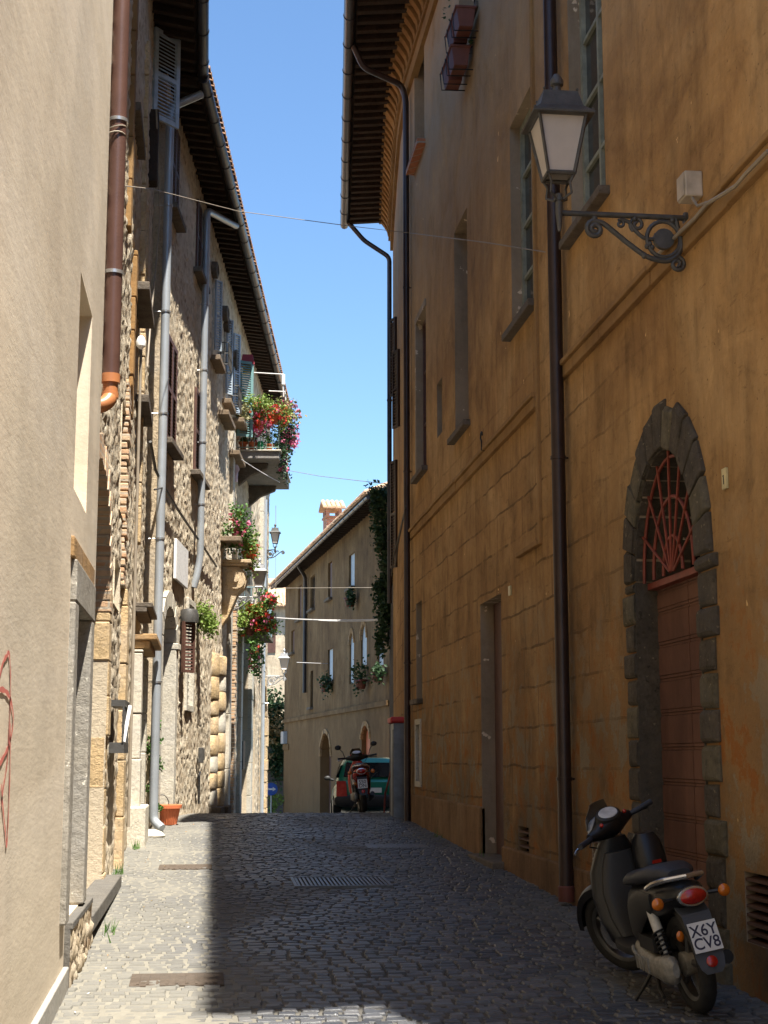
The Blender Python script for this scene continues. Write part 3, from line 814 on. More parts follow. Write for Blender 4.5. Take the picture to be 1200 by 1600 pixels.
for pts in ([(-40, 1190), (-12, 1100), (2, 1040), (9, 1025), (13, 1022), (15, 1060), (14, 1120), (10, 1190), (4, 1230), (1, 1260)],
            [(-30, 1090), (-10, 1080), (4, 1078), (14, 1090), (19, 1115), (18, 1140), (12, 1165), (3, 1185), (-15, 1215)],
            [(1, 1225), (3, 1260), (7, 1300), (9, 1322), (11, 1290), (14, 1210), (15, 1130)]):
    scribble(pts).build('graffiti', M['graffiti'], h1)

# brown downpipe with orange elbow
p_top = L1.__class__
def at(px, py, Y): return on_y(px, py, Y)
pt = at(190, 0, 11.6); pb = at(173, 585, 11.6)
t = downpipe('downpipe', [(pt.x, 11.6, 10.3), (pb.x, 11.6, pb.z)], .068, M['copper'], 'thick brown metal downpipe at the corner of the beige plaster, ending in an orange elbow', (6.63, 5.36))
z0 = pb.z
mb = MB(); mb.tube([(pb.x, 11.6, z0), (pb.x, 11.6, z0-.07)], .074, 16); mb.tube([(pb.x, 11.6, z0-.07), (pb.x, 11.6, z0-.17)], .060, 16)
arcp = [(pb.x-.10+.10*math.cos(a), 11.6-.06*math.sin(a), z0-.17-.10*math.sin(a)) for a in [R(x) for x in (0, 15, 30, 45, 60, 75, 90)]]
mb.tube([(pb.x, 11.6, z0-.15)]+arcp+[(pb.x-.40, 11.52, z0-.30)], .060, 16); mb.tube([(pb.x, 11.6, z0-.15), (pb.x, 11.6, z0-.19)], .066, 16)
mb.build('elbow', M['orangepvc'], t, True)
wr = MB()
for k in range(2):
    wr.tube([Vector((pt.x-.02+.085*math.cos(a), 11.6+.085*math.sin(a), 6.55-k*.07+.03*math.cos(a+k))) for a in [2*math.pi*i/16 for i in range(17)]], .007, 5)
wr.build('wire_wrap', M['cablegrey'], t, True)

# ---- narrow rubble house with the blind arch
L2 = Fac((-.92, 10.9), (-.92, 21.75), 1)
h2 = thing('rubble_house', 'narrow rubble stone house behind the brown downpipe, patched with brick and yellow tuff', 'house', (-1.0, 11, .3))
U2 = L2.uY
arc2 = arch(U2(11.25), U2(14.05), .2, 2.9, 14, 1.15)
niche = rect(U2(14.7), U2(15.6), 3.05, 3.5)
upwin = rect(U2(12.9), U2(14.1), 5.95, 6.95)
upwin2 = rect(U2(15.2), U2(16.0), 4.05, 5.2)
door2 = rect(U2(19.3), U2(20.6), .5, 2.75)
win2 = rect(U2(18.2), U2(19.2), 5.2, 6.7)
rubble_wall(L2, 'wall', M['rubble'], h2, 0, L2.L, -.2, 11.9, [(arc2, .55), (niche, .4), (upwin, .35), (upwin2, .3), (door2, .35), (win2, .3)], .05, .042, .027, .19, .105, 1)
for hh, dd, mm in ((arc2, .5, 'tuff2'), (niche, .38, 'void'), (upwin, .3, 'void'), (upwin2, .28, 'rubble2'), (door2, .3, 'shutbrown'), (win2, .25, 'shutbrown')):
    a = [p[0] for p in hh]; b = [p[1] for p in hh]
    panel(L2, h2, min(a), max(a), min(b), max(b), -dd, M[mm], 'pane' if mm in ('void', 'shutbrown') else 'infill')
body_shell(L2, h2, 0, L2.L, -.2, 11.85, 8, M['shell'], 1.2)
roof_part(L2, h2, -.1, L2.L+.1, 11.9, .68, 8, 1.3, M['roof'])
eave(L2, h2, 4.0, L2.L, 11.9, .64)
def blocks(f, parent, u0, u1, z0, z1, d0, d1, mat, hgt=.36, name='pilaster', seed=0, jit=.02):
    r_ = random.Random(seed); mb = MB(); z = z0
    while z < z1-.02:
        h_ = min(hgt*r_.uniform(.75, 1.25), z1-z); j = r_.uniform(-jit, jit)
        f.box(mb, u0+r_.uniform(-jit, jit), u1+r_.uniform(-jit, jit), z+.004, z+h_-.004, d0, d1+j); z += h_
    return mb.build(name, mat, parent, bevel=.012)
blocks(L2, h2, U2(14.05), U2(14.4), .2, 3.1, -.5, .03, M['tuff'], .42, 'arch_jamb', 1, .012)
# arch ring of thin bricks
def arch_ring(f, parent, u0, u1, zs, rise, w, d0, d1, mat, n=22, name='arch_ring', a0=0, a1=180, jit=.01):
    mb = MB(); c = (u0+u1)/2; r = (u1-u0)/2-.012; rise -= .012
    for k in range(n):
        t0 = R(a0+(a1-a0)*(k+.06)/n); t1 = R(a0+(a1-a0)*(k+.94)/n); j = rnd.uniform(-jit, jit); ww = w*(1+rnd.uniform(-.12, .12)*(jit > 0.005))
        q = [(c+(r)*math.cos(t0), zs+rise*math.sin(t0)), (c+(r+ww)*math.cos(t0), zs+(rise+ww)*math.sin(t0)), (c+(r+ww)*math.cos(t1), zs+(rise+ww)*math.sin(t1)), (c+r*math.cos(t1), zs+rise*math.sin(t1))]
        f.prism(mb, q, d0, d1+j)
    return mb.build(name, mat, parent, bevel=.006)
arch_ring(L2, h2, U2(11.25), U2(14.05), 2.9, 1.15, .22, -.4, .025, M['brick'], 34)
blocks(L2, h2, U2(16.15), U2(16.55), .35, 3.35, -.1, .08, M['tuff'], .5, 'pilaster', 2, .01)
blocks(L2, h2, U2(15.9), U2(16.3), 3.35, 5.6, -.1, .05, M['brick'], .075, 'brick_strip', 3, .012)
blocks(L2, h2, U2(15.1), U2(15.35), 7.0, 11.2, -.1, .06, M['ochre_plain'], .6, 'plaster_strip', 4, .004)
blocks(L2, h2, U2(18.0), U2(18.25), 6.9, 10.5, -.1, .07, M['tuff'], .5, 'plaster_strip', 5, .01)
blocks(L2, h2, U2(18.7), U2(18.95), 4.2, 8.6, -.1, .07, M['tuff'], .4, 'plaster_strip', 6, .01)
blocks(L2, h2, U2(16.4), U2(16.7), 5.3, 7.2, -.1, .06, M['ochre_plain'], .5, 'plaster_strip', 7, .01)
# grille box
gr = MB()
u0, u1, za, zb_ = U2(14.6), U2(15.4), 1.62, 2.12
L2.box(gr, u0, u1, zb_-.06, zb_, .02, .16); L2.box(gr, u0, u1, za, za+.1, .02, .16)
for k in range(9):
    u = u0+(u1-u0)*k/8; L2.box(gr, u-.008, u+.008, za+.1, zb_-.06, .135, .155)
for k in range(3): z = za+.15+k*.1; L2.box(gr, u0, u1, z, z+.012, .13, .15)
gr.build('window_grille', M['iron'], h2)
mb = MB(); mb.tube([L2.P(u0+.05, za+.1, .15), L2.P(u0+.3, zb_-.05, .19)], .018, 8); mb.build('white_bar', M['white'], h2)
# doorway with cornices and jambs
mb = MB(); L2.box(mb, U2(19.0), U2(21.0), 3.02, 3.1, -.1, .30); L2.box(mb, U2(19.05), U2(20.9), 2.92, 3.018, -.1, .22); mb.build('door_cornice', M['tuff2'], h2, bevel=.015)
mb = MB(); L2.box(mb, U2(18.9), U2(20.7), 3.42, 3.48, -.1, .24); L2.box(mb, U2(18.9), U2(20.6), 3.36, 3.418, -.1, .17); mb.build('door_cornice', M['darkstone'], h2, bevel=.01)
blocks(L2, h2, U2(18.95), U2(19.3), .95, 2.9, -.1, .13, M['palestone'], .7, 'door_jamb', 8, .008)
blocks(L2, h2, U2(20.6), U2(20.95), .95, 2.9, -.1, .13, M['palestone'], .7, 'door_jamb', 9, .008)
mb = MB(); L2.box(mb, U2(18.8), U2(19.9), .3, .98, -.1, .22); mb.build('door_base', M['palestone'], h2, bevel=.02)
for (Y0, Y1, z, d) in ((16.6, 18.2, 6.9, .20), (17.9, 19.3, 5.9, .17), (15.6, 17.0, 8.6, .10)):
    sill(L2, h2, U2(Y0), U2(Y1), z, d, M['darkstone'], .10)
sill(L2, h2, U2(10.95), U2(14.6), .50, .17, M['stepstone'], .12, 'step')
mb = MB()
pts = [L2.P(U2(19.6), 10.3, .1), L2.P(U2(20.2), 9.0, .16), L2.P(U2(20.2), 8.2, .12), L2.P(U2(19.6), 7.4, .1), L2.P(U2(19.3), 6.6, .08)]
mb.tube(pts, .012, 6); mb.build('loose_wire', M['cablegrey'], h2, True)
mb = MB(); mb.tube([L2.P(U2(17.5), 6.4, .08), L2.P(U2(17.5), .8, .08)], .018, 8); mb.build('conduit', M['cablegrey'], h2, True)
mb = MB(); mb.lathe([(.02, 0), (.05, .03), (.055, .08), (.035, .13), (.012, .15)], L2.P(U2(16.2), 6.0, .14), 12); mb.build('insulator', M['white'], h2, True)

# ---- long stone house (from the grey pipes to the carved corbel)
A3 = (-.66+(21.6-22.5)*.1108, 21.6); s3 = lambda Y: (-.66+(Y-22.5)*.1108, Y)
L3 = Fac(s3(21.6), s3(31.9), 1)
h3 = thing('stone_house', 'long rubble stone house with two brown shuttered windows, marble plaque and arched doorway', 'house', (A3[0], 21.6, .5))
def fit(f, x0, y0, x1, y1):   # left-top px and right-bottom px
    ua = f.u(x0, (y0+y1)/2); ub = f.u(x1, (y0+y1)/2); return ua, ub
ua, ub = L3.u(255.5, 600), L3.u(270.5, 620)
sw1 = rect(ua, ub, 6.22, 7.86)
ua, ub = L3.u(300, 690), L3.u(313.5, 700)
sw2 = rect(ua, ub, 6.42, 7.92)
ua, ub = L3.u(264, 240), L3.u(276, 260)
uw1 = rect(ua, ub, 9.85, 11.3)
ua, ub = L3.u(304, 370), L3.u(315, 385)
uw2 = rect(ua, ub, 9.95, 11.25)
ua, ub = L3.u(246, 1100), L3.u(267, 1100)
ad = arch(ua, ub, .3, L3.z(260, 1000), 16, L3.z(258, 945)-L3.z(260, 1000))
ua, ub = L3.u(290, 1020), L3.u(299, 1020)
bw = rect(ua, ub, L3.z(295, 1103), L3.z(294, 945))
rubble_wall(L3, 'wall', M['rubble'], h3, .02, L3.L, -.2, 11.8, [(sw1, .2), (sw2, .2), (uw1, .2), (uw2, .2), (ad, .4), (bw, .22)], .05, .042, .025, .2, .105, 2)
body_shell(L3, h3, 0, L3.L, -.2, 11.75, 8, M['shell'], 1.2)
for s_ in (sw1, sw2):
    panel(L3, h3, s_[0][0], s_[1][0], s_[0][1], s_[2][1], -.16, M['void'])
    shutter(L3, h3, s_[0][0]+.02, s_[1][0]-.02, s_[0][1]+.02, s_[2][1]-.02, .02, M['shutbrown'])
    sill(L3, h3, s_[0][0]-.15, s_[1][0]+.15, s_[0][1], .17, M['darkstone'], .09)
for s_ in (uw1, uw2):
    panel(L3, h3, s_[0][0], s_[1][0], s_[0][1], s_[2][1], -.16, M['void'])
    shutter(L3, h3, s_[0][0]+.02, s_[1][0]-.02, s_[0][1]+.02, s_[2][1]-.02, .01, M['shutbrown'])
    sill(L3, h3, s_[0][0]-.12, s_[1][0]+.15, s_[0][1], .16, M['darkstone'], .09)
# arched doorway surround
us = [p[0] for p in ad]; a0, a1 = min(us), max(us); zs = ad[2][1]; rise = max(p[1] for p in ad)-zs
arch_ring(L3, h3, a0, a1, zs, rise, .24, -.42, .07, M['palestone'], 7, jit=.001)
mb = MB(); L3.box(mb, a0-.24, a0+.012, .3, zs-.002, -.42, .07); L3.box(mb, a1-.012, a1+.24, .3, zs-.002, -.42, .07); L3.box(mb, a1-.02, a1+.30, zs-.10, zs-.0, -.2, .10); mb.build('door_jamb', M['palestone'], h3, bevel=.012)
panel(L3, h3, a0-.02, a1+.02, .2, zs+rise, -.38, M['shutbrown'], 'door', .05)
mb = MB(); L3.box(mb, a0, a1, zs-.05, zs+.02, -.36, -.28); 
for k in range(5): t_ = math.pi*(k+.5)/5; mb.tube([L3.P((a0+a1)/2, zs, -.3), L3.P((a0+a1)/2+.97*(a1-a0)/2*math.cos(t_), zs+.97*rise*math.sin(t_), -.3)], .012, 6)
mb.build('fanlight_bars', M['irondark'], h3)
panel(L3, h3, bw[0][0], bw[1][0], bw[0][1], bw[2][1], -.18, M['glassdark'])
mb = MB(); u0, u1, za, zb_ = bw[0][0], bw[1][0], bw[0][1], bw[2][1]
L3.box(mb, u0-.12, u0+.01, za-.1, zb_+.1, -.17, .05); L3.box(mb, u1-.01, u1+.12, za-.1, zb_+.1, -.17, .05); L3.box(mb, u0+.01, u1-.01, za-.1, za+.01, -.17, .048); L3.box(mb, u0+.01, u1-.01, zb_-.01, zb_+.1, -.17, .048)
mb.build('window_surround', M['palestone'], h3, bevel=.01)
mb = MB()
for k in range(14): z = za+(zb_-za)*(k+.5)/14; L3.box(mb, u0, u1, z-.012, z+.012, -.06, -.03)
for k in range(3): u = u0+(u1-u0)*(k+.5)/3; L3.box(mb, u-.012, u+.012, za, zb_, -.075, -.05)
mb.build('window_bars', M['steel'], h3)
# brown door leaf hung open beside the arch and grey cap over it
uu = L3.u(279, 1010); c0 = L3.P(uu, 0, .06); c1 = L3.P(uu+.25, 0, .22)
leaf_open((c0.x, c0.y), (c1.x, c1.y), L3.z(282, 1052), L3.z(282, 972), h3, M['shutbrown'])
mb = MB(); cc = L3.P(uu+.15, L3.z(283, 962), .14); mb.lathe([(.02, -.13), (.15, -.12), (.16, 0), (.13, .09), (.02, .11)], cc, 14); mb.build('round_cap', M['iron'], h3, True)
# little letter boxes, iron rail
mb = MB(); u = L3.u(306, 1180); L3.box(mb, u, u+.16, L3.z(307, 1192), L3.z(307, 1168), .04, .12); L3.box(mb, u+.3, u+.42, L3.z(312, 1188), L3.z(312, 1170), .04, .11); mb.build('letter_box', M['iron'], h3, bevel=.008)
mb = MB(); u = L3.u(303, 1230); mb.tube([L3.P(u, L3.z(303, 1256), .09), L3.P(u, L3.z(303, 1212), .09), L3.P(u+.12, L3.z(303, 1207), .09), L3.P(u+.14, L3.z(303, 1216), .05)], .018, 8); mb.build('door_rail', M['irondark'], h3, True)

# ---- the further house: carved corbel, balcony, tall doorway
L4 = Fac(s3(31.9), s3(44.5), 1)
h4 = thing('balcony_house', 'tall house at the bend with teal shutters, stone balcony and rusticated portal', 'house', (s3(31.9)[0], 31.9, .3))
def hole4(x0, x1, yt, yb, ym=None):
    ym = ym or (yt+yb)/2; a, b = L4.u(x0, ym), L4.u(x1, ym); m_ = (x0+x1)/2
    return rect(a, b, L4.z(m_, yb), L4.z(m_, yt))
ov = []
tall = arch(L4.uY(35.3), L4.uY(37.6), -.1, 4.3, 10, .8)
arcs = arch(L4.uY(38.6), L4.uY(40.0), -.2, 2.6, 10, .9)
endarch = arch(L4.uY(42.2), L4.uY(44.0), -.3, 2.7, 12, .85)
winT = rect(L4.uY(33.6), L4.uY(34.7), 8.72, 10.5)
winS = rect(L4.uY(36.8), L4.uY(37.8), 5.6, 6.9)
winR = rect(L4.uY(40.4), L4.uY(41.3), 5.4, 7.0)
rubble_wall(L4, 'wall', M['rubble2'], h4, 0, L4.L, -.6, 11.8, [(tall, .5), (arcs, .4), (endarch, .4), (winT, .2), (winS, .2), (winR, .2)], .065, .055, .025, .24, .13, 4)
body_shell(L4, h4, 0, L4.L, -.6, 11.75, 8, M['shell'], 1.2)
for hh, dd, mm in ((tall, .45, 'irondark'), (arcs, .36, 'shutbrown'), (endarch, .36, 'shutbrown'), (winT, .16, 'glassdark'), (winS, .16, 'glassdark'), (winR, .16, 'glassdark')):
    a = [p[0] for p in hh]; b = [p[1] for p in hh]; panel(L4, h4, min(a), max(a), min(b), max(b), -dd, M[mm])
arch_ring(L4, h4, L4.uY(42.2), L4.uY(44.0), 2.7, .85, .22, -.1, .05, M['tuff'], 16)
blocks(L4, h4, L4.uY(41.9), L4.uY(42.2), -.3, 2.7, -.1, .06, M['tuff'], .4, 'door_jamb', 11)
blocks(L4, h4, L4.uY(44.0), L4.uY(44.4), -.3, 2.7, -.1, .06, M['tuff'], .4, 'door_jamb', 12)
blocks(L4, h4, L4.uY(34.9), L4.uY(35.3), -.1, 5.2, -.3, .10, M['palestone'], .9, 'door_jamb', 13, .006)
blocks(L4, h4, L4.uY(37.6), L4.uY(38.1), -.1, 5.2, -.3, .12, M['palestone'], .9, 'door_jamb', 14, .006)
blocks(L4, h4, L4.uY(33.3), L4.uY(33.6), .2, 4.9, -.1, .10, M['brick'], .09, 'brick_strip', 15, .012)
blocks(L4, h4, L4.uY(32.2), L4.uY(32.6), .2, 8.6, -.1, .09, M['palestone'], 1.2, 'plaster_strip', 16, .004)
blocks(L4, h4, L4.uY(40.7), L4.uY(41.4), 4.4, 9.0, -.1, .12, M['palestone'], 1.3, 'plaster_strip', 17, .004)
# rusticated half columns (each block its own part)
for cu, base_z in ((L3.uY(29.6), .62), (L3.uY(31.0), .60)):
    z = base_z; k = 0
    zt = L3.z(331, 1030) if cu < L3.uY(30) else L3.z(343, 1050)
    while z < zt:
        hgt = .40*rnd.uniform(.7, 1.2); w = rnd.uniform(.24, .36)
        mb = MB(); rings = []
        for zz, s_ in ((z+.004, .9), (z+.03, .97), (z+hgt*.4, 1.0+rnd.uniform(-.05, .05)), (z+hgt-.03, .96+rnd.uniform(-.05, .04)), (z+hgt-.004, .88)):
            rings.append([L3.P(cu+w*s_*math.cos(a), zz, .0+.13*s_*math.sin(a)) for a in [math.pi*2*q/14 for q in range(14)]])
        mb.skin(rings); mb.build('quoin', M[rnd.choice(('tuff', 'tuff', 'palestone'))], h3, True); z += hgt; k += 1
    mb = MB(); L3.box(mb, cu-.36, cu+.36, -.1, base_z, -.2, .24); mb.build('column_base', M['basalt'], h3, bevel=.02)
# carved corbel (volute) with slab
vc = L3.uz(354, 925, .35)
corb = thing('scroll_corbel', 'big carved stone scroll corbel sticking out under a flat slab with flowerpots', 'corbel', tuple(L3.P(L3.uY(31.1), 4.6, 0)))
mb = MB(); prof = []
uz0 = 5.15
for a in range(0, 341, 15): prof.append((.30+.19*math.cos(R(90-a)), uz0+.19*math.sin(R(90-a))))
poly = [(0, uz0+.3), (.34, uz0+.3), (.47, uz0+.2), (.52, uz0+.02), (.47, uz0-.16), (.34, uz0-.26), (.24, uz0-.5), (.14, uz0-.75), (.0, uz0-.95)]
uc = L3.uY(31.0)
mb.prism([L3.P(uc, z, d) for d, z in poly], L3.P(uc+.34, 0, 0)-L3.P(uc, 0, 0)); mb.build('scroll', M['tuff'], corb, bevel=.02)
mb = MB()
def disc(mb, u, d, z, r, w, n=20):
    c = L3.P(u, z, d); t3 = L3.P(u+1, z, d)-c; nn = L3.P(u, z, d+1)-c
    mb.skin([[c+t3*s_+nn*r*math.cos(a)+Vector((0, 0, r*math.sin(a))) for a in [2*math.pi*k/n for k in range(n)]] for s_ in (-w, 0)])
disc(mb, uc, .29, uz0+.03, .2, .05); disc(mb, uc, .29, uz0+.03, .06, .09); mb.build('rosette', M['tuff'], corb, True)
mb = MB(); L3.box(mb, uc-.12, uc+.6, uz0+.36, uz0+.43, -.1, .60); L3.box(mb, uc-.08, uc+.55, uz0+.302, uz0+.358, -.1, .54); mb.build('slab', M['tuff'], corb, bevel=.01)
slabz = uz0+.43
# eaves and roof of the two houses
for f, h in ((L3, h3), (L4, h4)):
    roof_part(f, h, -.05, f.L+.05, 11.85, .6, 8, 1.3, M['roof'])
    eave(f, h, 0, f.L, 11.8, .5, .3)
# grey downpipes
def fp(f, px, py, d): u, z = f.uz(px, py, d); return f.P(u, z, d)
pa = fp(L3, 262, 160, .13); pz = fp(L3, 241, 1268, .13)
pa = fp(L3, 240.5, 1240, .13)
downpipe('downpipe', [L3.P(.25, 11.55, .5), L3.P(.1, 11.3, .13), (pa.x, pa.y, 11.0), (pa.x, pa.y, .95), (pa.x, pa.y, .72), (pa.x+.12, pa.y-.1, .62)], .062, M['zinc'], 'grey zinc downpipe beside the arched doorway, the one reaching the ground behind the orange pot', (9.5, 7.9, 6.4, 4.6, 2.6))
pb = fp(L3, 314, 800, .13)
downpipe('downpipe', [L3.P(L3.uY(27.6), 11.55, .5), (pb.x, pb.y, 11.25), (pb.x, pb.y, 10.6), (pb.x, pb.y, 4.95), (pb.x-.06, pb.y-.03, 4.6), (pb.x-.1, pb.y-.03, 4.45)], .062, M['zinc'], 'pale grey downpipe that stops halfway down the wall above the green tuft', (9.5, 8.3, 7.0, 5.9))
pc = fp(L4, 410, 1150, .12)
downpipe('downpipe', [(pc.x, pc.y, 8.6), (pc.x, pc.y, -.2)], .055, M['zinc'], 'thin grey downpipe at the far end of the left row beside the orange arch', (6.0, 3.0))
# blue open shutter up high, with dark corbel below
c0 = L2.P(U2(20.6), 0, .05); 
leaf_open((-.90, 20.2), (-.55, 20.6), 10.45, 11.8, h2, M['shutblue'])
mb = MB(); L2.box(mb, U2(19.7), U2(19.95), 9.3, 10.35, -.1, .13); mb.build('beam_end', M['rafter'], h2, bevel=.02)
# marble plaque
mb = MB(); u0, u1 = L3.u(268, 880), L3.u(287, 885); L3.box(mb, u0, u1, L3.z(277, 912), L3.z(277, 850), .03, .075)
single(mb, 'wall_plaque', M['marble'], 'blank white marble plaque on the sunny rubble wall above the arched doorway', 'plaque', bevel=.006)
# green tuft
u, z = L3.uz(326, 962, .2); c = L3.P(u, z, .16)
t = thing('wall_plant', 'round bright green tuft growing out of the rubble wall under the short grey pipe', 'plant', tuple(c))
mb = MB(); leaves(mb, c, (.20, .30, .27), 900, .07, .1, seed=5); mb.build('foliage', M['leafyellow'], t)
mb = MB(); mb.tube([c+Vector((-.2, 0, -.25)), c], .02, 6); mb.build('stem', M['rafter'], t)
# creeper beside pipe at ground
u, z = L3.uz(236, 1200, .2)
t = thing('climbing_plant', 'thin green creeper climbing at the foot of the grey downpipe', 'plant', (-.72, 21.6, .6))
mb = MB()
for k in range(16): leaves(mb, (-.70+.06*math.sin(k), 21.55, .75+k*.085), (.07, .09, .07), 26, .055, 0, clumps=2, seed=k+40)
mb.build('foliage', M['leaf'], t)
mb = MB(); mb.tube([(-.74+.03*math.sin(k*1.7), 21.6, .55+k*.12) for k in range(13)], .014, 6); mb.build('stem', M['rafter'], t)
# cable along the L3 facade
def fac_cable(f, pxs, d, r, mat, label, name='cable', cat='cable'):
    pts = [f.P(*f.uz(x, y, d), d) for x, y in pxs]; return cable(name, pts, r, mat, label, cat=cat)
fac_cable(L3, [(235, 690), (243, 735), (256, 760), (275, 792), (295, 822), (315, 850), (338, 885)], .09, .022, M['cable'], 'thick black cable sagging across the sunny rubble wall past the plaque')
fac_cable(L3, [(241, 765), (254, 762)], .15, .012, M['cable'], 'short black cable end tied round the grey downpipe')
# the orange planter on the ground
g = on_ground(262, 1289)
t = thing('flower_pot', 'large orange plastic flowerpot with wire handle standing on the ground at the left wall', 'flowerpot', tuple(g))
mb = MB(); n = 28; prof = [(.115, 0), (.12, .01), (.165, .23), (.168, .235)]
mb.lathe([(.118, 0), (.124, .012), (.168, .235), (.196, .238), (.2, .285), (.19, .29), (.165, .285), (.15, .2), (.001, .2)], g, 32)
for k in range(26):
    a = 2*math.pi*k/26; mb.tube([(g.x+.122*math.cos(a), g.y+.122*math.sin(a), g.z+.012), (g.x+.166*math.cos(a), g.y+.166*math.sin(a), g.z+.225)], .008, 4)
mb.build('pot', M['terracotta'], t, True)
mb = MB(); mb.tube([(g.x-.09+.10*math.cos(a)*1.0, g.y, g.z+.28+.15*math.sin(a)) for a in [math.pi*k/12 for k in range(13)]], .007, 6); mb.build('handle', M['irondark'], t, True)
mb = MB(); leaves(mb, (g.x, g.y, g.z+.21), (.1, .1, .02), 60, .04, seed=3); mb.build('dead_leaves', M['dry'], t)

# ================================================================ RIGHT: ochre palace
R1 = Fac((3.15, 3.8), (3.15, 23.5), -1)
UR = lambda Y: Y-3.8
hr = thing('ochre_palace', 'tall ochre plastered palace filling the right side, with deep curved eaves and arched doorway', 'building', (3.15, 12, .3))
ZT = 13.0
def holeR(x0, x1, yt, yb, ytx=None):
    """x0: far side px, x1: near side px; yt/yb rows measured at middle"""
    xm = (x0+x1)/2
    a = R1.u(x1, (yt+yb)/2); b = R1.u(x0, (yt+yb)/2)
    return rect(a, b, R1.z(xm, yb), R1.z(xm, yt))
hA = rect(UR(17.85), UR(18.85), 5.66, 8.42)            # tall blank recess
hB = rect(UR(14.05), UR(15.15), 6.02, 8.30)            # behind the lantern
hC = rect(UR(11.35), UR(12.5), 6.13, 8.55)             # nearest upper window
hD = rect(UR(21.45), UR(22.4), 5.78, 8.22)             # far window with red frame
hE = rect(UR(19.95), UR(20.4), 5.98, 6.75)             # slit
hF = rect(UR(21.5), UR(22.6), 10.85, 13.25-.62)        # top left
hG = rect(UR(17.0), UR(18.3), 10.75, 12.3)              # top with planters
hH = rect(UR(22.0), UR(22.6), 2.42, 3.87)              # niche
hI = rect(UR(22.15), UR(22.6), 1.22, 2.05)             # white framed slit
hJ = rect(UR(15.95), UR(17.2), .30, 3.33)              # doorway
hV1 = rect(UR(18.75), UR(19.15), .68, 1.0)
hV2 = rect(UR(14.7), UR(15.2), .55, .9)
hV3 = rect(UR(11.75), UR(12.25), .5, .95)
hV4 = rect(UR(8.25), UR(8.72), .53, .93)
au, bu = UR(9.32), UR(10.78)
hK = [(a_, z_) for a_, z_ in arch(au, bu, .1, 2.86, 14, .86)]
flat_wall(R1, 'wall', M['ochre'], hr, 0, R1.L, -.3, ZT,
          [(hA, .22), (hB, .28), (hC, .30), (hD, .25), (hE, .22), (hF, .25), (hG, .25), (hH, .2), (hI, .15), (hJ, .19), (hV1, .1), (hV2, .1), (hV3, .1), (hV4, .1), (hK, .42)], M['pale_reveal'])
segs = [(3.15, 23.5), (3.26, 25.2), (3.43, 27.0), (3.61, 28.8), (3.84, 31.0)]
facs = [R1]+[Fac(a, b, -1) for a, b in zip(segs, segs[1:])]
mb = MB()
for f in facs[1:]: mb.add([f.P(0, -.3, 0), f.P(f.L, -.3, 0), f.P(f.L, ZT, 0), f.P(0, ZT, 0)], [(0, 1, 2, 3)])
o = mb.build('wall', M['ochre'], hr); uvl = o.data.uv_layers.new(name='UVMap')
for lp in o.data.loops:
    v = o.data.vertices[lp.vertex_index].co; uvl.data[lp.index].uv = (v.y+ORG[hr.name].y-3.8, v.z+ORG[hr.name].z)
mb = MB()
mb.add([(3.15, 3.8, -.3), (11, 3.8, -.3), (11, 3.8, ZT), (7, 3.8, ZT+2), (3.15, 3.8, ZT)], [(0, 1, 2, 3, 4)])
mb.add([(3.86, 31.0, -.3), (11, 31.0, -.3), (11, 31.0, ZT), (7, 31, ZT+2), (3.86, 31.0, ZT)], [(0, 1, 2, 3, 4)])
mb.add([(11, 3.8, -.3), (11, 31, -.3), (11, 31, ZT), (11, 3.8, ZT)], [(0, 1, 2, 3)])
mb.build('body', M['tan'], hr)
def pane(h, d, m, name='pane'):
    a = [p[0] for p in h]; b = [p[1] for p in h]; return panel(R1, hr, min(a), max(a), min(b), max(b), -d, m, name)
pane(hA, .20, M['pale_reveal'], 'blind_infill'); pane(hE, .2, M['void']); pane(hF, .22, M['pale_reveal'], 'blind_infill'); pane(hH, .18, M['void'])
pane(hI, .12, M['void']); pane(hJ, .16, M['shutbrown'], 'door'); pane(hG, .2, M['void']); pane(hD, .22, M['void'])
for h in (hB, hC):
    wframe(R1, hr, h[0][0], h[1][0], h[0][1], h[2][1], -.16, M['shutgreen'], .07, (1, 3))
    pane(h, .26, M['void'], 'dark_room')
wframe(R1, hr, hD[0][0], hD[1][0], hD[0][1], hD[2][1], -.14, M['shutbrown'], .06, (1, 2))
for h, ex in ((hA, .12), (hB, .12), (hC, .12), (hD, .12), (hH, .08)):
    sill(R1, hr, h[0][0]-ex, h[1][0]+ex, h[0][1], .095, M['darkstone'], .075)
sill(R1, hr, hF[0][0]-.1, hF[1][0]+.1, hF[0][1], .13, M['redbrick'], .09)
for h in (hD,):   # pale plaster margin
    mb = MB(); R1.box(mb, h[1][0]-.008, h[1][0]+.12, h[0][1]+.002, h[2][1]-.008, -.1, .02); R1.box(mb, h[0][0]-.05, h[1][0]+.12, h[2][1]-.008, h[2][1]+.1, -.1, .022); mb.build('window_surround', M['pale_reveal'], hr)
mb = MB(); R1.box(mb, hI[1][0]-.006, hI[1][0]+.08, hI[0][1]-.08, hI[2][1]+.08, -.05, .02); R1.box(mb, hI[0][0]-.08, hI[0][0]+.006, hI[0][1]-.08, hI[2][1]+.08, -.05, .02)
R1.box(mb, hI[0][0], hI[1][0], hI[2][1], hI[2][1]+.08, -.05, .02); R1.box(mb, hI[0][0], hI[1][0], hI[0][1]-.08, hI[0][1], -.05, .02); mb.build('window_surround', M['palestone'], hr)
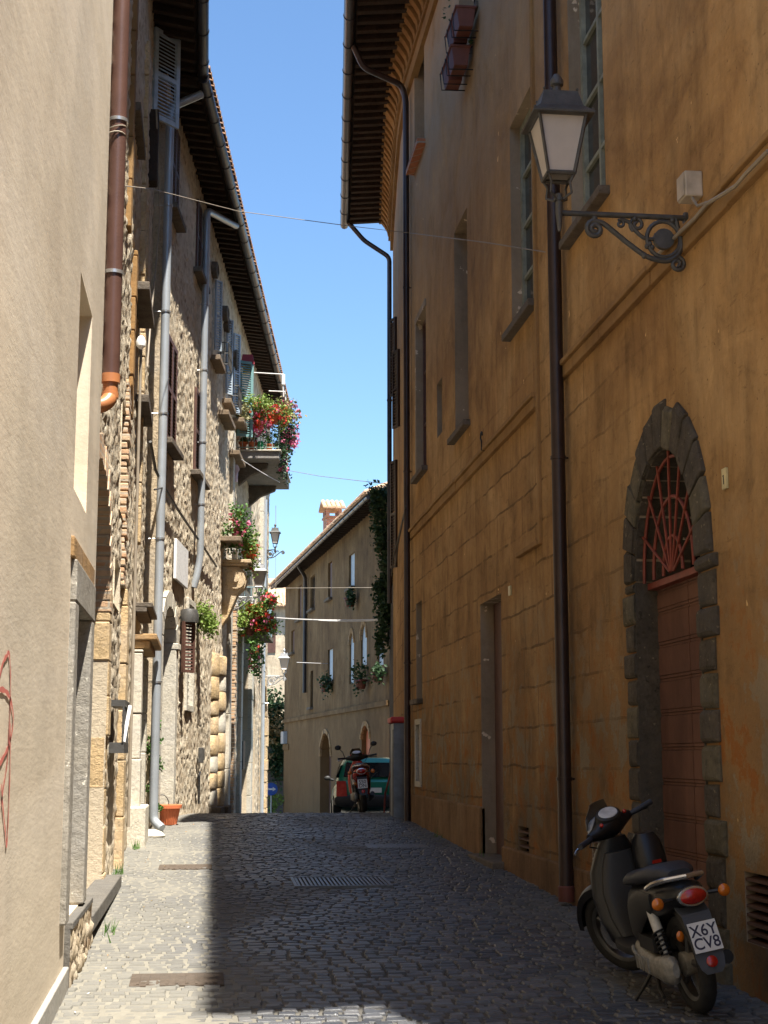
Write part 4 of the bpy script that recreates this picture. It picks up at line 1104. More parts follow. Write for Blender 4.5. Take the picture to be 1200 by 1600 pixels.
for h in (hV1, hV2, hV3, hV4):
    u0, u1, za, zb_ = h[0][0], h[1][0], h[0][1], h[2][1]
    mb = MB(); n = 8 if h in (hV3, hV4) else 5
    for k in range(n):
        z = za+(zb_-za)*(k+.5)/n
        mb.hexa([R1.P(u0, z-.02, -.07), R1.P(u1, z-.02, -.07), R1.P(u1, z-.028, -.005), R1.P(u0, z-.028, -.005), R1.P(u0, z, -.07), R1.P(u1, z, -.07), R1.P(u1, z-.012, -.005), R1.P(u0, z-.012, -.005)])
    mb.build('vent_grille', M['ventrust'], hr); pane(h, .085, M['void'])
# string course, broken near the big pipe, with moulded profile and wear
mb = MB(); zc = 5.0
def course(u0, u1):
    u = u0
    while u < u1:
        w = min(rnd.uniform(.5, 1.1), u1-u); j = rnd.uniform(-.006, .008)
        R1.box(mb, u+.004, u+w-.004, zc-.075, zc+.03, -.03, .045+j); R1.box(mb, u+.002, u+w-.002, zc+.0305, zc+.075, -.03, .075+j); u += w
course(.1, UR(12.95)); mb.build('string_course', M['ochre_plain'], hr, bevel=.008)
mb = MB(); course(UR(13.95), R1.L-.05); mb.build('string_course', M['ochre_plain'], hr, bevel=.008)
mb = MB(); zl = R1.z(838, 848)
R1.box(mb, UR(13.95), UR(14.95), zl-.05, zl, -.03, .05); R1.box(mb, UR(13.88), UR(13.95), zl-.05, 9.8, -.03, .035); mb.build('plaster_ledge', M['ochre_plain'], hr, bevel=.01)
# plinth band
mb = MB(); R1.box(mb, UR(17.2), R1.L, -.2, 1.02, -.05, .035); R1.box(mb, UR(12.3), UR(15.95), -.2, .66, -.05, .03); mb.build('plinth', M['plinth'], hr, bevel=.02)
mb = MB(); R1.box(mb, UR(15.8), UR(17.3), .2, .50, -.3, .16); mb.build('step', M['darkstone'], hr, bevel=.02)
# cornice: flat band, row of little arched corbels, top band
CUR = MB(); bands = [(ZT-.62, ZT-.40, .06), (ZT-.40, ZT-.34, .10), (ZT-.02, ZT+.10, .30)]
for z0, z1, d in bands:
    for f in facs:
        a = UR(17) if f is R1 else -.01
        f.box(CUR, a, f.L+.01, z0+.001, z1-.001, -.05, d)
CUR.build('cornice', M['ochre_plain'], hr)
first = None
for f in facs:
    u = (UR(18.0) if f is R1 else .1)
    while u < f.L-.02:
        def pr(u): 
            mb = MB(); mb.prism([f.P(u, z, d) for d, z in ((-.02, ZT-.34), (.11, ZT-.34), (.13, ZT-.24), (.19, ZT-.14), (.27, ZT-.03), (-.02, ZT-.03))], f.P(u+.15, 0, 0)-f.P(u, 0, 0)); return mb
        pr(u).build('corbel', M['ochre_plain'], hr)
        u += .31
EF = Fac((2.83, 18.4), (3.88, 31.1), -1)
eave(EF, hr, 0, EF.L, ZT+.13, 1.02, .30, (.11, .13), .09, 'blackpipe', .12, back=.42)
roof_part(R1, hr, 0, UR(18.4), ZT+.14, .92, 7.8, 1.9, M['roof'], eslope=.12)
roof_part(EF, hr, .0, EF.L, ZT+.14, 1.04, 7.8, 1.9, M['roof'], eslope=.12)
# arched stone doorway
def rusticated():
    k = 0
    for side in (0, 1):
        z = .15
        while z < 2.84:
            hgt = min(rnd.uniform(.19, .25), 2.86-z); w = rnd.uniform(.20, .34) if (k % 2) else rnd.uniform(.25, .36); k += 1
            e = .0
            u0, u1 = (au-w, au+e) if side == 0 else (bu-e, bu+w)
            j = rnd.uniform(.022, .048)
            mb = MB()
            uu = [u0, u0+.02, u1-.02, u1] ; 
            # pillowed face
            rings = []
            for d, ins in ((-.35, 0), (j*.35, .0), (j*.8, .012), (j, .035)):
                if side == 0: q = [(u0+ins, z+.006+ins), (u1, z+.006+ins), (u1, z+hgt-.006-ins), (u0+ins, z+hgt-.006-ins)]
                else: q = [(u0, z+.006+ins), (u1-ins, z+.006+ins), (u1-ins, z+hgt-.006-ins), (u0, z+hgt-.006-ins)]
                rings.append([R1.P(a+rnd.uniform(-.008, .008)*(d > 0), c+rnd.uniform(-.006, .006)*(d > 0), d) for a, c in q])
            mb.skin(rings); mb.build('jamb_stone', M[rnd.choice(('basalt', 'basalt', 'basalt2'))], hr, bevel=.012)
            z += hgt
    n = 13; c = (au+bu)/2; r = (bu-au)/2
    for k in range(n):
        t0, t1 = math.pi*(k+.03)/n, math.pi*(k+.97)/n
        tm = abs((k+.5)/n-.5)*2
        w = .24+.08*(1-tm)+rnd.uniform(-.03, .04)+(.03 if k == n//2 else 0)
        mb = MB(); rings = []
        for d, ins in ((-.35, 0), (.015, 0), (.03, .012), (.042, .035)):
            q = [(c+(r+0)*math.cos(t0), 2.86+.86*math.sin(t0)), (c+(r+w-ins)*math.cos(t0+ins*.3), 2.86+(.86+w-ins)*math.sin(t0+ins*.3)), (c+(r+w-ins)*math.cos(t1-ins*.3), 2.86+(.86+w-ins)*math.sin(t1-ins*.3)), (c+r*math.cos(t1), 2.86+.86*math.sin(t1))]
            rings.append([R1.P(a+rnd.uniform(-.01, .01)*(d > 0), z+rnd.uniform(-.01, .01)*(d > 0), d) for a, z in q])
        mb.skin(rings); mb.build('arch_stone', M[rnd.choice(('basalt', 'basalt2'))], hr, bevel=.01)
rusticated()
# inner dressed jamb (the one seen in the opening) and the boarded door
mb = MB(); R1.box(mb, bu-.012, bu+.004, .1, 2.86, -.415, .012); mb.build('inner_jamb', M['basalt'], hr)
mb = MB(); R1.box(mb, au-.004, au+.012, .1, 2.86, -.415, .012); mb.build('inner_jamb', M['basalt'], hr)
arch_ring(R1, hr, au+.0, bu-.0, 2.86, .86, .02, -.415, .012, M['basalt'], 16, 'arch_lining', jit=.001)
inner = arch(au+.01, bu-.2, 2.86, 2.87, 12, .62)
dz = 2.80
dmat = plaster('worn_brown_door', (.165, .08, .052), (.22, .115, .078), (.09, .042, .03), streak=1.0, bstr=.15)
mb = MB(); z = .2; uL, uR_ = au+.0, bu-.0
while z < dz-.02:
    zt = min(z+.245, dz)
    for a, b in ((uL, (uL+uR_)/2-.008), ((uL+uR_)/2+.008, uR_)):
        R1.box(mb, a, b, z+.012, zt-.036, -.22, -.15); R1.box(mb, a, b, zt-.034, zt-.014, -.22, -.157); R1.box(mb, a, b, zt-.012, zt+.010, -.22, -.153)
    z = zt
od = mb.build('door', dmat, hr, bevel=.003)
mb = MB(); R1.box(mb, uL, uR_, .15, dz, -.30, -.225); mb.build('door_backing', M['void'], od)
mb = MB(); R1.box(mb, au-.02, bu+.02, dz+.002, dz+.05, -.2, -.08); mb.build('transom', M['redpaint'], hr, bevel=.004)
mb = MB(); R1.box(mb, au, bu, dz+.06, 3.75, -.42, -.415); mb.build('dark_room', M['void'], hr)
mb = MB(); c = (uL+uR_)/2; rr_ = (uR_-uL)/2
for fr in (.30, .62, .95):
    mb.tube([R1.P(c+rr_*fr*math.cos(a), dz+.05+.86*fr*math.sin(a), -.05) for a in [math.pi*k/20 for k in range(21)]], .013, 8)
for k in range(1, 8):
    a = math.pi*k/8; mb.tube([R1.P(c+rr_*.06*math.cos(a), dz+.06, -.04), R1.P(c+rr_*1.0*math.cos(a), dz+.05+.90*math.sin(a), -.04)], .011, 6)
mb.build('fanlight', M['redpaint'], hr, True)
# planters at the top window, each a thing
for k, (Y0, dz_) in enumerate(((17.75, 0), (18.5, 0))):
    uu_, zz = R1.uz(*((716, 112), (724, 52))[k], .17); Y0 = R1.P(uu_, 0, 0).y-.2
    c = R1.P(UR(Y0)+.25, zz, .16)
    t = thing('window_box', ('dark red window box nearer the lantern on the upper window of the ochre palace', 'dark red window box with bare stems, the farther one under the upper palace window')[k], 'planter', tuple(c), 'window boxes on the ochre palace')
    for q in range(2):
        mb = MB(); u0 = UR(Y0)+q*.42; b = .02
        mb.hexa([R1.P(u0+b, zz, .06+b), R1.P(u0+.36-b, zz, .06+b), R1.P(u0+.36-b, zz, .27-b), R1.P(u0+b, zz, .27-b), R1.P(u0, zz+.26, .05), R1.P(u0+.36, zz+.26, .05), R1.P(u0+.36, zz+.26, .29), R1.P(u0, zz+.26, .29)])
        R1.box(mb, u0-.012, u0+.372, zz+.23, zz+.262, .04, .305)
        mb.build('pot', M['terrabrown'], t, bevel=.008)
        for e_ in (.1, .28): br = MB(); br.tube([R1.P(u0+e_, zz-.01, .0), R1.P(u0+e_, zz-.02, .3), R1.P(u0+e_, zz+.2, .32)], .008, 5); br.build('bracket', M['irondark'], t)
    lf = MB(); leaves(lf, R1.P(UR(Y0)+.4, zz+.36, .17), (.12, .35, .1), 50, .06, seed=k+70); lf.build('foliage', M['leafdark'], t)
sill(R1, hr, hG[0][0]-.1, hG[1][0]+.1, hG[0][1]-.04, .04, M['darkstone'], .08)
mb = MB(); R1.box(mb, hG[0][0]-.08, hG[0][0], hG[0][1], hG[2][1], -.04, .02); mb.build('window_surround', M['pale_reveal'], hr)
# shutters standing out far along the curve
for f, Y, z0, z1, m_ in ((facs[2], .4, 7.3, 8.7, 'shutbrown'), (facs[3], .1, 5.0, 7.0, 'shutbrown'), (facs[3], .3, 8.3, 9.8, 'shutbrown')):
    c0 = f.P(Y, 0, .02); c1 = f.P(Y+.25, 0, .12); leaf_open((c0.x, c0.y), (c1.x, c1.y), z0, z1, hr, M['darkpipe'])
# downpipes on the palace
pp = R1.P(R1.u(872, 700, .09), 0, .09); yp = pp.y
downpipe('downpipe', [(3.06, yp, 12.6), (3.06, yp, .42)], .062, M['darkpipe'], 'long dark brown downpipe running the full height of the ochre wall behind the lantern', (10.2, 7.3, 4.2, 1.4), cmat=M['darkpipe'])
mb = MB(); mb.lathe([(.07, 0), (.075, .12), (.064, .13)], (3.06, yp, .38), 14)
single(mb, 'pipe_shoe', M['terrabrown'], 'rusty foot collar at the bottom of the dark brown downpipe', 'pipe collar', smooth=True)
yq = R1.P(R1.u(636, 500, .07), 0, .07).y
downpipe('downpipe', [(2.17, yq-.3, ZT-.05), (2.35, yq-.2, ZT-.38), (3.0, yq, ZT-.55), (3.07, yq, ZT-.8), (3.07, yq, .62)], .05, M['darkpipe'], 'thin dark downpipe with a long arm to the gutter, far edge of ochre wall', (9, 6, 3), cmat=M['darkpipe'])
fe = facs[4]; q = fe.P(fe.L-.25, 0, .08)
downpipe('downpipe', [(2.83, 30.9, ZT-.02), (3.2, 30.9, ZT-.45), (q.x, q.y, ZT-.85), (q.x, q.y, 4.7)], .05, M['blackpipe'], 'black downpipe against the sky at the far end of the ochre palace', (9, 6), cmat=M['darkpipe'])
# cables on the wall
def rc(pxs, r, mat, label, d=.05): return fac_cable(R1, pxs, d, r, mat, label)
rc([(1200, 236), (1165, 272), (1150, 290), (1132, 302), (1105, 318), (1085, 342), (1060, 365), (1030, 396)], .013, M['cablegrey'], 'grey cable following the moulding down to the lantern bracket', .10)
rc([(1105, 316), (1090, 322), (1083, 312), (1079, 302)], .010, M['cablegrey'], 'short grey cable looping up into the small beige box', .07)
u, z = R1.uz(1078, 294, .06)
mb = MB(); R1.box(mb, u-.085, u+.075, z-.085, z+.09, .0, .12)
t = thing('junction_box', 'small beige electrical box on the ochre wall right of the lantern bracket', 'electrical box', tuple(R1.P(u, z-.1, 0)))
mb.build('box', simple('beige_plastic', (.50, .42, .32), .5), t, bevel=.01)
mb = MB(); R1.box(mb, u-.075, u+.065, z-.075, z+.08, .122, .128); mb.build('cover', simple('beige_plastic_cover', (.46, .38, .29), .5), t, bevel=.002)
for (x, y, w, hgt, lab, nm) in ((1135, 748, .075, .13, 'small pale yellow number plate beside the arched doorway', 'house_number'), (798, 923, .10, .10, 'tiny pale tile on the ochre wall to the right of the plain doorway', 'wall_tile')):
    u, z = R1.uz(x, y); mb = MB(); R1.box(mb, u-w/2, u+w/2, z-hgt/2, z+hgt/2, 0, .018)
    t = thing(nm, lab, 'wall plate', tuple(R1.P(u, z, 0))); mb.build('plate', simple('ivory_tile', (.58, .48, .24), .35), t, bevel=.003)
    if nm == 'house_number':
        mk = MB(); R1.box(mk, u-.006, u+.006, z-.035, z+.01, .0185, .020); R1.box(mk, u-.006, u+.012, z+.012, z+.022, .0185, .020); mk.build('numeral', M['irondark'], t)
u, z = R1.uz(763, 690)
mb = MB(); mb.tube([R1.P(u, z-.12, 0), R1.P(u, z-.1, .08), R1.P(u, z+.02, .08)] + [R1.P(u+.05*math.sin(a)+.0, z+.06-.05*math.cos(a), .08) for a in [math.pi*k/6 for k in range(10)]], .009, 6)
single(mb, 'iron_hook', M['irondark'], 'small curled iron hook sticking out of the ochre wall above the moulding', 'hook', smooth=True)
# hanging cables at the far corner
f1 = facs[1]
for k, pl in enumerate(([(632, 800), (625, 830), (615, 870), (612, 900)], [(634, 790), (628, 820), (622, 850), (618, 885)])):
    pts = [f1.P(*f1.uz(x, y, .08), .08) for x, y in pl]
    cable('cable', pts, .012, M['cable'], ('loose black cable drooping round the far corner of the ochre wall', 'second loose cable at the far corner of the ochre wall, nearer the pipe')[k])

# ---- lower building that carries on to the left of the photographer, behind
RB = thing('rear_building', 'plain low ochre building adjoining the palace behind the viewer', 'building', (3.5, -5, 0))
mb = MB(); mb.box((3.5, -20, -.6), (12, 3.75, 7.2)); mb.build('wall', M['ochre_plain'], RB)
mb = MB(); mb.box((3.2, -20, 7.21), (12.2, 3.78, 7.4)); mb.build('roof', M['roof'], RB)

# grey masonry pier and corner between the palace and the next house
pr = thing('corner_pier', 'dark grey rendered pier at the far corner below hanging ivy, cables beside it', 'pier', (3.9, 32, 0))
PF = Fac((3.87, 31.05), (4.02, 33.0), -1)
mb = MB(); PF.prism(mb, [(0, -.4), (PF.L, -.6), (PF.L, 4.9), (PF.L*.5, 5.1), (0, 5.25)], -1.0, 0.02); mb.build('pier', M['slabgrey'], pr, bevel=.03)
mb = MB(); PF.box(mb, .0, PF.L, 5.26, 7.4, -1.0, -.03); mb.build('upper_wall', M['ochre_plain'], pr)
# blue grey meter cabinet with red top
f2 = facs[2]
cb = thing('utility_cabinet', 'tall narrow blue-grey metal cabinet with a red cap beyond the ochre wall', 'cabinet', tuple(facs[1].P(.6, .6, .1)))
u0, u1 = .3, 1.1
mb = MB(); facs[1].box(mb, u0, u1, .35, 2.1, .0, .22); mb.build('body', simple('bluegrey_metal', (.16, .18, .21), .45, .3), cb, bevel=.01)
mb = MB(); facs[1].box(mb, u0-.02, u1+.02, 2.102, 2.2, .0, .27); mb.build('cap', simple('red_cap', (.45, .03, .03), .5), cb, bevel=.03)
mb = MB(); facs[1].box(mb, u0+.02, u0+.03, .5, 2.0, .222, .23); mb.build('door_seam', M['void'], cb)
mb = MB(); a = on_y(600, 1272, 26.5); b = on_y(611, 1205, 26.9); c_ = on_y(617, 1190, 27); mb.tube([a, on_y(602, 1240, 26.6), b, c_], .018, 8)
single(mb, 'red_rail', M['redpaint'], 'thin red iron rod leaning by the blue-grey cabinet at the crest', 'rod', smooth=True)

# ================================================================ far brown house (right side, beyond the bend)
R2 = Fac((5.4, 44.5), (3.6, 70.0), -1)
hb = thing('brown_house', 'long brown plastered house beyond the crest with tiled roof and arched windows', 'house', (5.0, 50, -1))
ZE = 11.15
ZE = R2.z(519, 850)
def h2p(x0, x1, yt, yb):
    a = R2.u(x1, (yt+yb)/2); b = R2.u(x0, (yt+yb)/2); xm = (x0+x1)/2
    return rect(a, b, R2.z(xm, yb), R2.z(xm, yt))
holes2 = []; spec2 = [(545, 554, 865, 918, 'shutblue'), (512.5, 519, 878, 935, 'shutbrown'), (485, 492, 900, 952, 'glassdark'), (466, 471, 915, 968, 'shutbrown'),
         (455, 460, 985, 1020, 'shutbrown'), (485, 489, 1048, 1105, 'void'), (512, 520, 1014, 1065, 'shutblue')]
for x0, x1, yt, yb, mm in spec2: holes2.append((h2p(x0, x1, yt, yb), .13, mm))
def arp(x0, x1, yt, yb, rise):
    q = h2p(x0, x1, yt, yb); a, b, z0, z1 = q[0][0], q[1][0], q[0][1], q[2][1]
    return arch(a, b, z0, z1-rise, 10, rise)
holes2 += [(arp(564, 573, 975, 1040, .5), .11, 'shutblue'), (arp(546, 553, 988, 1068, .4), .11, 'shutblue'), (arp(565, 578, 1133, 1180, .45), .2, 'terracotta'), (arp(500, 517, 1145, 1300, .9), .4, 'shutbrown'), (arp(590, 599, 985, 1040, .4), .11, 'shutblue')]
flat_wall(R2, 'wall', M['far'], hb, 0, R2.L, -3.2, ZE, [(h, d) for h, d, m_ in holes2])
for h, d, mm in holes2:
    a = [p[0] for p in h]; b = [p[1] for p in h]
    panel(R2, hb, min(a), max(a), min(b), max(b), -d+.05, M[mm], 'shutter' if mm in ('white', 'shutbrown', 'shutblue', 'terracotta') else 'pane')
    if len(h) == 4: sill(R2, hb, min(a)-.1, max(a)+.1, min(b), .15, M['darkstone'], .1)
    else: arch_ring(R2, hb, min(a), max(a), h[2][1], max(b)-h[2][1], .16, -.05, .04, M['tuff2'], 9)
body_shell(R2, hb, 0, R2.L, -3.2, ZE-.02, 8, M['tan'], 1.6)
roof_part(R2, hb, -.2, R2.L+.3, ZE+.03, .75, 8, 1.6, M['rooflight'])
eave(R2, hb, 0, R2.L, ZE, .6, .5, (.09, .11), .07, 'blackpipe')
zs2 = R2.z(550, 1108)
mb = MB(); R2.box(mb, .1, R2.L, zs2-.09, zs2+.07, -.03, .08); mb.build('string_course', M['far'], hb, bevel=.01)
mb = MB(); R2.box(mb, R2.u(452, 1150), R2.L, zs2-1.3, zs2-1.05, -.03, .06); mb.build('ledge', M['far'], hb)
pd = R2.u(480, 1000)
downpipe('downpipe', [R2.P(pd-1.2, ZE-.1, .6), R2.P(pd-.3, ZE-.5, .15), R2.P(pd, ZE-1.2, .1), R2.P(pd, zs2+1.0, .1)], .08, M['blackpipe'], 'dark downpipe on the far brown house with a slanted top', (), cmat=M['blackpipe'])
# chimney
cu, czb = R2.uz(511, 850, -1.0)
ch = thing('chimney', 'red brick chimney with its own little tiled roof on the far brown house', 'chimney', tuple(R2.P(cu, czb-.5, -1.2)))
mb = MB(); z0 = R2.z(511, 852, -1.2)-.6; z1 = R2.z(511, 819, -1.2); R2.box(mb, cu-.5, cu+.4, z0, z1, -1.55, -.88); mb.build('stack', M['redbrick'], ch, bevel=.02)
mb = MB(); R2.box(mb, cu-.56, cu+.46, z1+.001, z1+.08, -1.6, -.83)
for a in (-.5, -.05, .4):
    for d in (-1.48, -.95): R2.box(mb, cu+a-.07, cu+a+.07, z1+.081, z1+.36, d-.07, d+.07)
mb.build('vents', M['redbrick'], ch)
mb = MB(); zt_ = z1+.36; um = cu-.05
for e in (-1, 1):
    mb.hexa([R2.P(um+e*.66, zt_, -1.68), R2.P(um, zt_+.32, -1.68), R2.P(um, zt_+.32, -.75), R2.P(um+e*.66, zt_, -.75), R2.P(um+e*.66, zt_+.05, -1.68), R2.P(um, zt_+.37, -1.68), R2.P(um, zt_+.37, -.75), R2.P(um+e*.66, zt_+.05, -.75)])
    d_ = -1.6
    while d_ < -.76:
        rg = [[R2.P(u_, z_+.09*math.sin(t), d_+.09*math.cos(t)) for t in [math.pi*q/6 for q in range(7)]] for u_, z_ in ((um+e*.72, zt_+.03), (um, zt_+.40))]
        mb.skin(rg); d_ += .2
mb.build('cap', M['rooflight'], ch, True)
# window plants on the brown house
for (x, y, rad, lab, sd) in ((510, 1060, (.26, .4, .4), 'dark bushy plant hanging from a window of the far brown house', 1), (566, 1052, (.22, .4, .35), 'small window plant under the white arched shutter of the brown house', 2), (549, 925, (.18, .3, .25), 'small dark pot plant on the upper sill of the brown house', 3), (593, 1040, (.16, .3, .22), 'window plant nearest the ivy on the brown house', 4)):
    u, z = R2.uz(x, y, .2); c = R2.P(u, z-.2, .25)
    potted(lab, tuple(c-Vector((0, 0, .3))), .2, .3, rad, 260, .13, 'leafdark', ((('fpink', 3, .05),) if sd == 2 else ()), 'window plants on the brown house', .3, 'terrabrown', sd+10)
# ivy cascading at the corner
iv = thing('ivy_curtain', 'dark green ivy hanging down the corner between palace and brown house', 'climbing plant', (3.75, 33, 3))
mb = MB(); r_ = random.Random(5)
for (x, y, rx_, rz_, n) in ((600, 775, .18, .3, 260), (606, 815, .2, .5, 500), (600, 845, .22, .4, 400), (607, 860, .18, .4, 300), (608, 915, .22, .35, 420), (603, 935, .24, .35, 420), (606, 955, .2, .3, 300), (598, 985, .10, .25, 120), (599, 1005, .1, .2, 90)):
    c = on_y(x-1, y, 32.6); leaves(mb, c, (rx_*1.15, .3, rz_), int(n*2), .10, .15, clumps=8, seed=n+x)
mb.build('foliage', M['leafdark'], iv)
mb = MB()
c = on_y(592, 790, 33.2); leaves(mb, c, (.12, .2, .25), 120, .13, .2, seed=99); mb.build('dry_tips', M['grass'], iv)
mb = MB(); mb.tube([on_y(612, 770, 33.1), on_y(608, 850, 33.1), on_y(610, 920, 33.1), on_y(606, 1010, 33.15)], .03, 6); mb.tube([on_y(608, 850, 33.1), on_y(598, 900, 33.1), on_y(600, 1000, 33.1)], .02, 6); mb.build('stem', M['rafter'], iv)

# ================================================================ background in the gap
bgd = thing('far_house', 'sunlit pale stone house with tiled roof closing the gap far down the street', 'house', (3, 80, -3))
BF = Fac((-6, 80), (12, 80), 1)
zt = on_y(436, 948, 80).z
mb = MB(); mb.box((-6, 80, -4), (12, 90, zt)); mb.build('wall', M['tan'], bgd)
roof_part(BF, bgd, -.2, 18.2, zt+.02, .5, 9, 1.8, M['rooflight'])
mb = MB(); c = on_y(422, 990, 79.9); mb.box((c.x-.5, 79.95, c.z-1.0), (c.x+.3, 80.1, c.z+1.1)); mb.build('window', M['shutbrown'], bgd)
iw = thing('ivy_wall', 'ivy-covered garden wall in dappled shade at the end of the street', 'hedge', (3, 73, -3))
mb = MB(); mb.box((-4, 73, -4), (4.6, 73.4, 2.2)); mb.build('wall', M['slabgrey'], iw)
mb = MB()
for k in range(26):
    x, y = rnd.uniform(418, 444), rnd.uniform(1085, 1215); c = on_y(x, y, 72.7); leaves(mb, c, (.5, .25, .6), 110, .2, .1, seed=k)
mb.build('foliage', M['leafdark'], iw)
mb = MB()
for k in range(12):
    x, y = rnd.uniform(418, 442), rnd.uniform(1110, 1200); c = on_y(x, y, 72.45); leaves(mb, c, (.4, .1, .4), 26, .17, .1, seed=k+50)
mb.build('dry_leaves', M['dry'], iw)
c = on_y(425, 1247, 70); 
t = thing('shrub', 'small bright green shrub at the foot of the left row beyond the crest', 'shrub', (c.x, 70, c.z-.8))
mb = MB(); leaves(mb, c, (.3, .3, .55), 420, .14, seed=8); mb.build('foliage', M['leafyellow'], t)
mb = MB(); mb.tube([(c.x, 70, c.z-.9), c], .04, 6); mb.build('stem', M['rafter'], t)
c = on_y(424, 1233, 68)
t = thing('road_sign', 'round blue road sign with a white arrow beyond the crest', 'road sign', (c.x, 68, gz(68)))
mb = MB(); mb.lathe([(.27, -.01), (.28, 0), (.27, .01)], c, 28, Matrix.Rotation(R(90), 3, 'X')); mb.build('disc', simple('sign_blue', (.02, .08, .35), .4), t, True)
mb = MB(); mb.box((c.x-.16, 67.975, c.z-.035), (c.x+.1, 67.985, c.z+.035)); mb.prism([(c.x+.2, 67.975, c.z), (c.x+.06, 67.975, c.z+.1), (c.x+.06, 67.975, c.z-.1)], (0, .01, 0)); mb.build('arrow', M['white'], t)
mb = MB(); mb.tube([(c.x, 68.04, gz(68)), (c.x, 68.04, c.z+.2)], .03, 8); mb.build('post', M['zinc'], t, True)

# ================================================================ lanterns
def lantern(mount, out, label, L=.88, S=1.0, group=None, body='iron'):
    """mount: point on the wall at arm height; out: unit vector away from the wall"""
    out = Vector(out).normalized(); up = Vector((0, 0, 1)); sd = out.cross(up)
    mount = Vector(mount)
    t = thing('wall_lantern', label, 'street lamp', tuple(mount), group)
    P = lambda a, z, s_=0: mount + out*a + up*z + sd*s_
    def flat(mb, pts, w=.012, h=.010):  # bar with flattened section
        mb.tube([P(a*S, z*S, 0) for a, z in pts], w*S, 8)
    def cr(pts, n=8):
        o = []
        for i in range(len(pts)-1):
            p0, p1, p2, p3 = pts[max(0, i-1)], pts[i], pts[i+1], pts[min(len(pts)-1, i+2)]
            for k in range(n):
                q = k/n; f = lambda a, b, c, d: .5*((2*b)+(-a+c)*q+(2*a-5*b+4*c-d)*q*q+(-a+3*b-3*c+d)*q**3)
                o.append((f(p0[0], p1[0], p2[0], p3[0]), f(p0[1], p1[1], p2[1], p3[1])))
        return o+[pts[-1]]
    def spiral(c, r0, turns, a0, sgn=1, n=26):
        return [(c[0]+r0*(1-.8*k/n)*math.cos(a0+sgn*turns*2*math.pi*k/n), c[1]+r0*(1-.8*k/n)*math.sin(a0+sgn*turns*2*math.pi*k/n)) for k in range(n+1)]
    k = L/.88
    arm = MB(); arm.tube([P(-.02, 0), P(L*S+.02, 0)], .019*S, 10); arm.tube([P(.0, -.0), P(.02, 0)], .04*S, 10)
    arm.build('arm', M[body], t, True)
    b = MB()
    s1 = spiral((.635, -.105), .058, 1.6, R(75), -1)
    s1.reverse()
    flat(b, s1+cr([(.65, -.047), (.58, -.06), (.50, -.12), (.40, -.20), (.28, -.28), (.16, -.305), (.08, -.27), (.045, -.20), (.05, -.12), (.07, -.05), (.075, -.01)]), .019)
    flat(b, spiral((.075, -.325), .052, 1.5, R(100), 1), .015)
    flat(b, cr([(.46, -.03), (.40, -.045), (.36, -.10), (.30, -.15), (.235, -.155), (.215, -.12)]), .014)
    flat(b, spiral((.345, -.06), .052, 1.5, R(-60), 1), .013)
    flat(b, [(.165+.115*math.cos(a), -.155+.125*math.sin(a)) for a in [2*math.pi*q/24 for q in range(25)]], .015)
    flat(b, spiral((.46, -.06), .03, 1.2, R(60), 1), .010)
    for (a_, z_) in ((.26, -.19), (.28, -.21), (.245, -.215)): b.ball(P(a_*S, z_*S), .018*S, 8, 5)
    for a_, z_ in ((.635, -.03), (.36, -.02), (.10, -.02), (.30, -.275)): b.ball(P(a_*S, z_*S), .022*S, 8, 5)
    b.build('scroll_bracket', M[body], t, True)
    r = MB(); c = P(.165*S, -.155*S)
    r.skin([[c+sd*w+out*rr*math.cos(q)*S+up*rr*math.sin(q)*S for q in [2*math.pi*j/20 for j in range(20)]] for w, rr in ((-.022*S, .03), (-.02*S, .07), (.02*S, .07), (.022*S, .03))])
    r.build('rosette', M[body], t, True)
    X = L*S
    st = MB(); st.tube([P(X, -.13*S), P(X, -.10*S), P(X, .0), P(X, .13*S)], [.010*S, .016*S, .026*S, .024*S], 10)
    st.tube([P(X, .08*S), P(X, .10*S)], .036*S, 10)
    for sx_, sy_ in ((1, 1), (1, -1), (-1, 1), (-1, -1)):
        st.tube([P(X+sx_*.025*S, .09*S, sy_*.025*S), P(X+sx_*.07*S, .12*S, sy_*.07*S), P(X+sx_*.062*S, .19*S, sy_*.062*S), P(X+sx_*.085*S, .245*S, sy_*.085*S)], .009*S, 6)
    st.build('stem', M[body], t, True)
    h0, h1, w0, w1 = .25*S, .635*S, .088*S, .158*S
    fr = MB()
    cor0 = [(1, 1), (1, -1), (-1, -1), (-1, 1)]
    for i, (sx_, sy_) in enumerate(cor0):
        nx_, ny_ = cor0[(i+1) % 4]
        fr.tube([P(X+sx_*w0, h0, sy_*w0), P(X+sx_*w1, h1, sy_*w1)], .013*S, 6)
        fr.tube([P(X+sx_*w0, h0, sy_*w0), P(X+nx_*w0, h0, ny_*w0)], .015*S, 6)
        fr.tube([P(X+sx_*w1, h1, sy_*w1), P(X+nx_*w1, h1, ny_*w1)], .013*S, 6)
    fr.build('lamp_frame', M[body], t)
    for i, (sx_, sy_) in enumerate(cor0):
        nx_, ny_ = cor0[(i+1) % 4]; g = MB(); i0 = .96
        a = P(X+sx_*w0*i0, h0, sy_*w0*i0); b_ = P(X+nx_*w0*i0, h0, ny_*w0*i0); c1 = P(X+nx_*w1*i0, h1, ny_*w1*i0); d = P(X+sx_*w1*i0, h1, sy_*w1*i0)
        ctr = P(X, (h0+h1)/2); nn = ((a+b_+c1+d)/4-ctr).normalized()*.004
        g.prism([a, b_, c1, d], -nn); g.build('glass_pane', M['lampglass'], t)
    rf = MB()
    ring = lambda w, z: [P(X+sx_*w*S, z*S, sy_*w*S) for sx_, sy_ in cor0]
    rf.skin([ring(.205, .628), ring(.208, .640), ring(.145, .70), ring(.118, .80), ring(.118, .812), ring(.05, .825)])
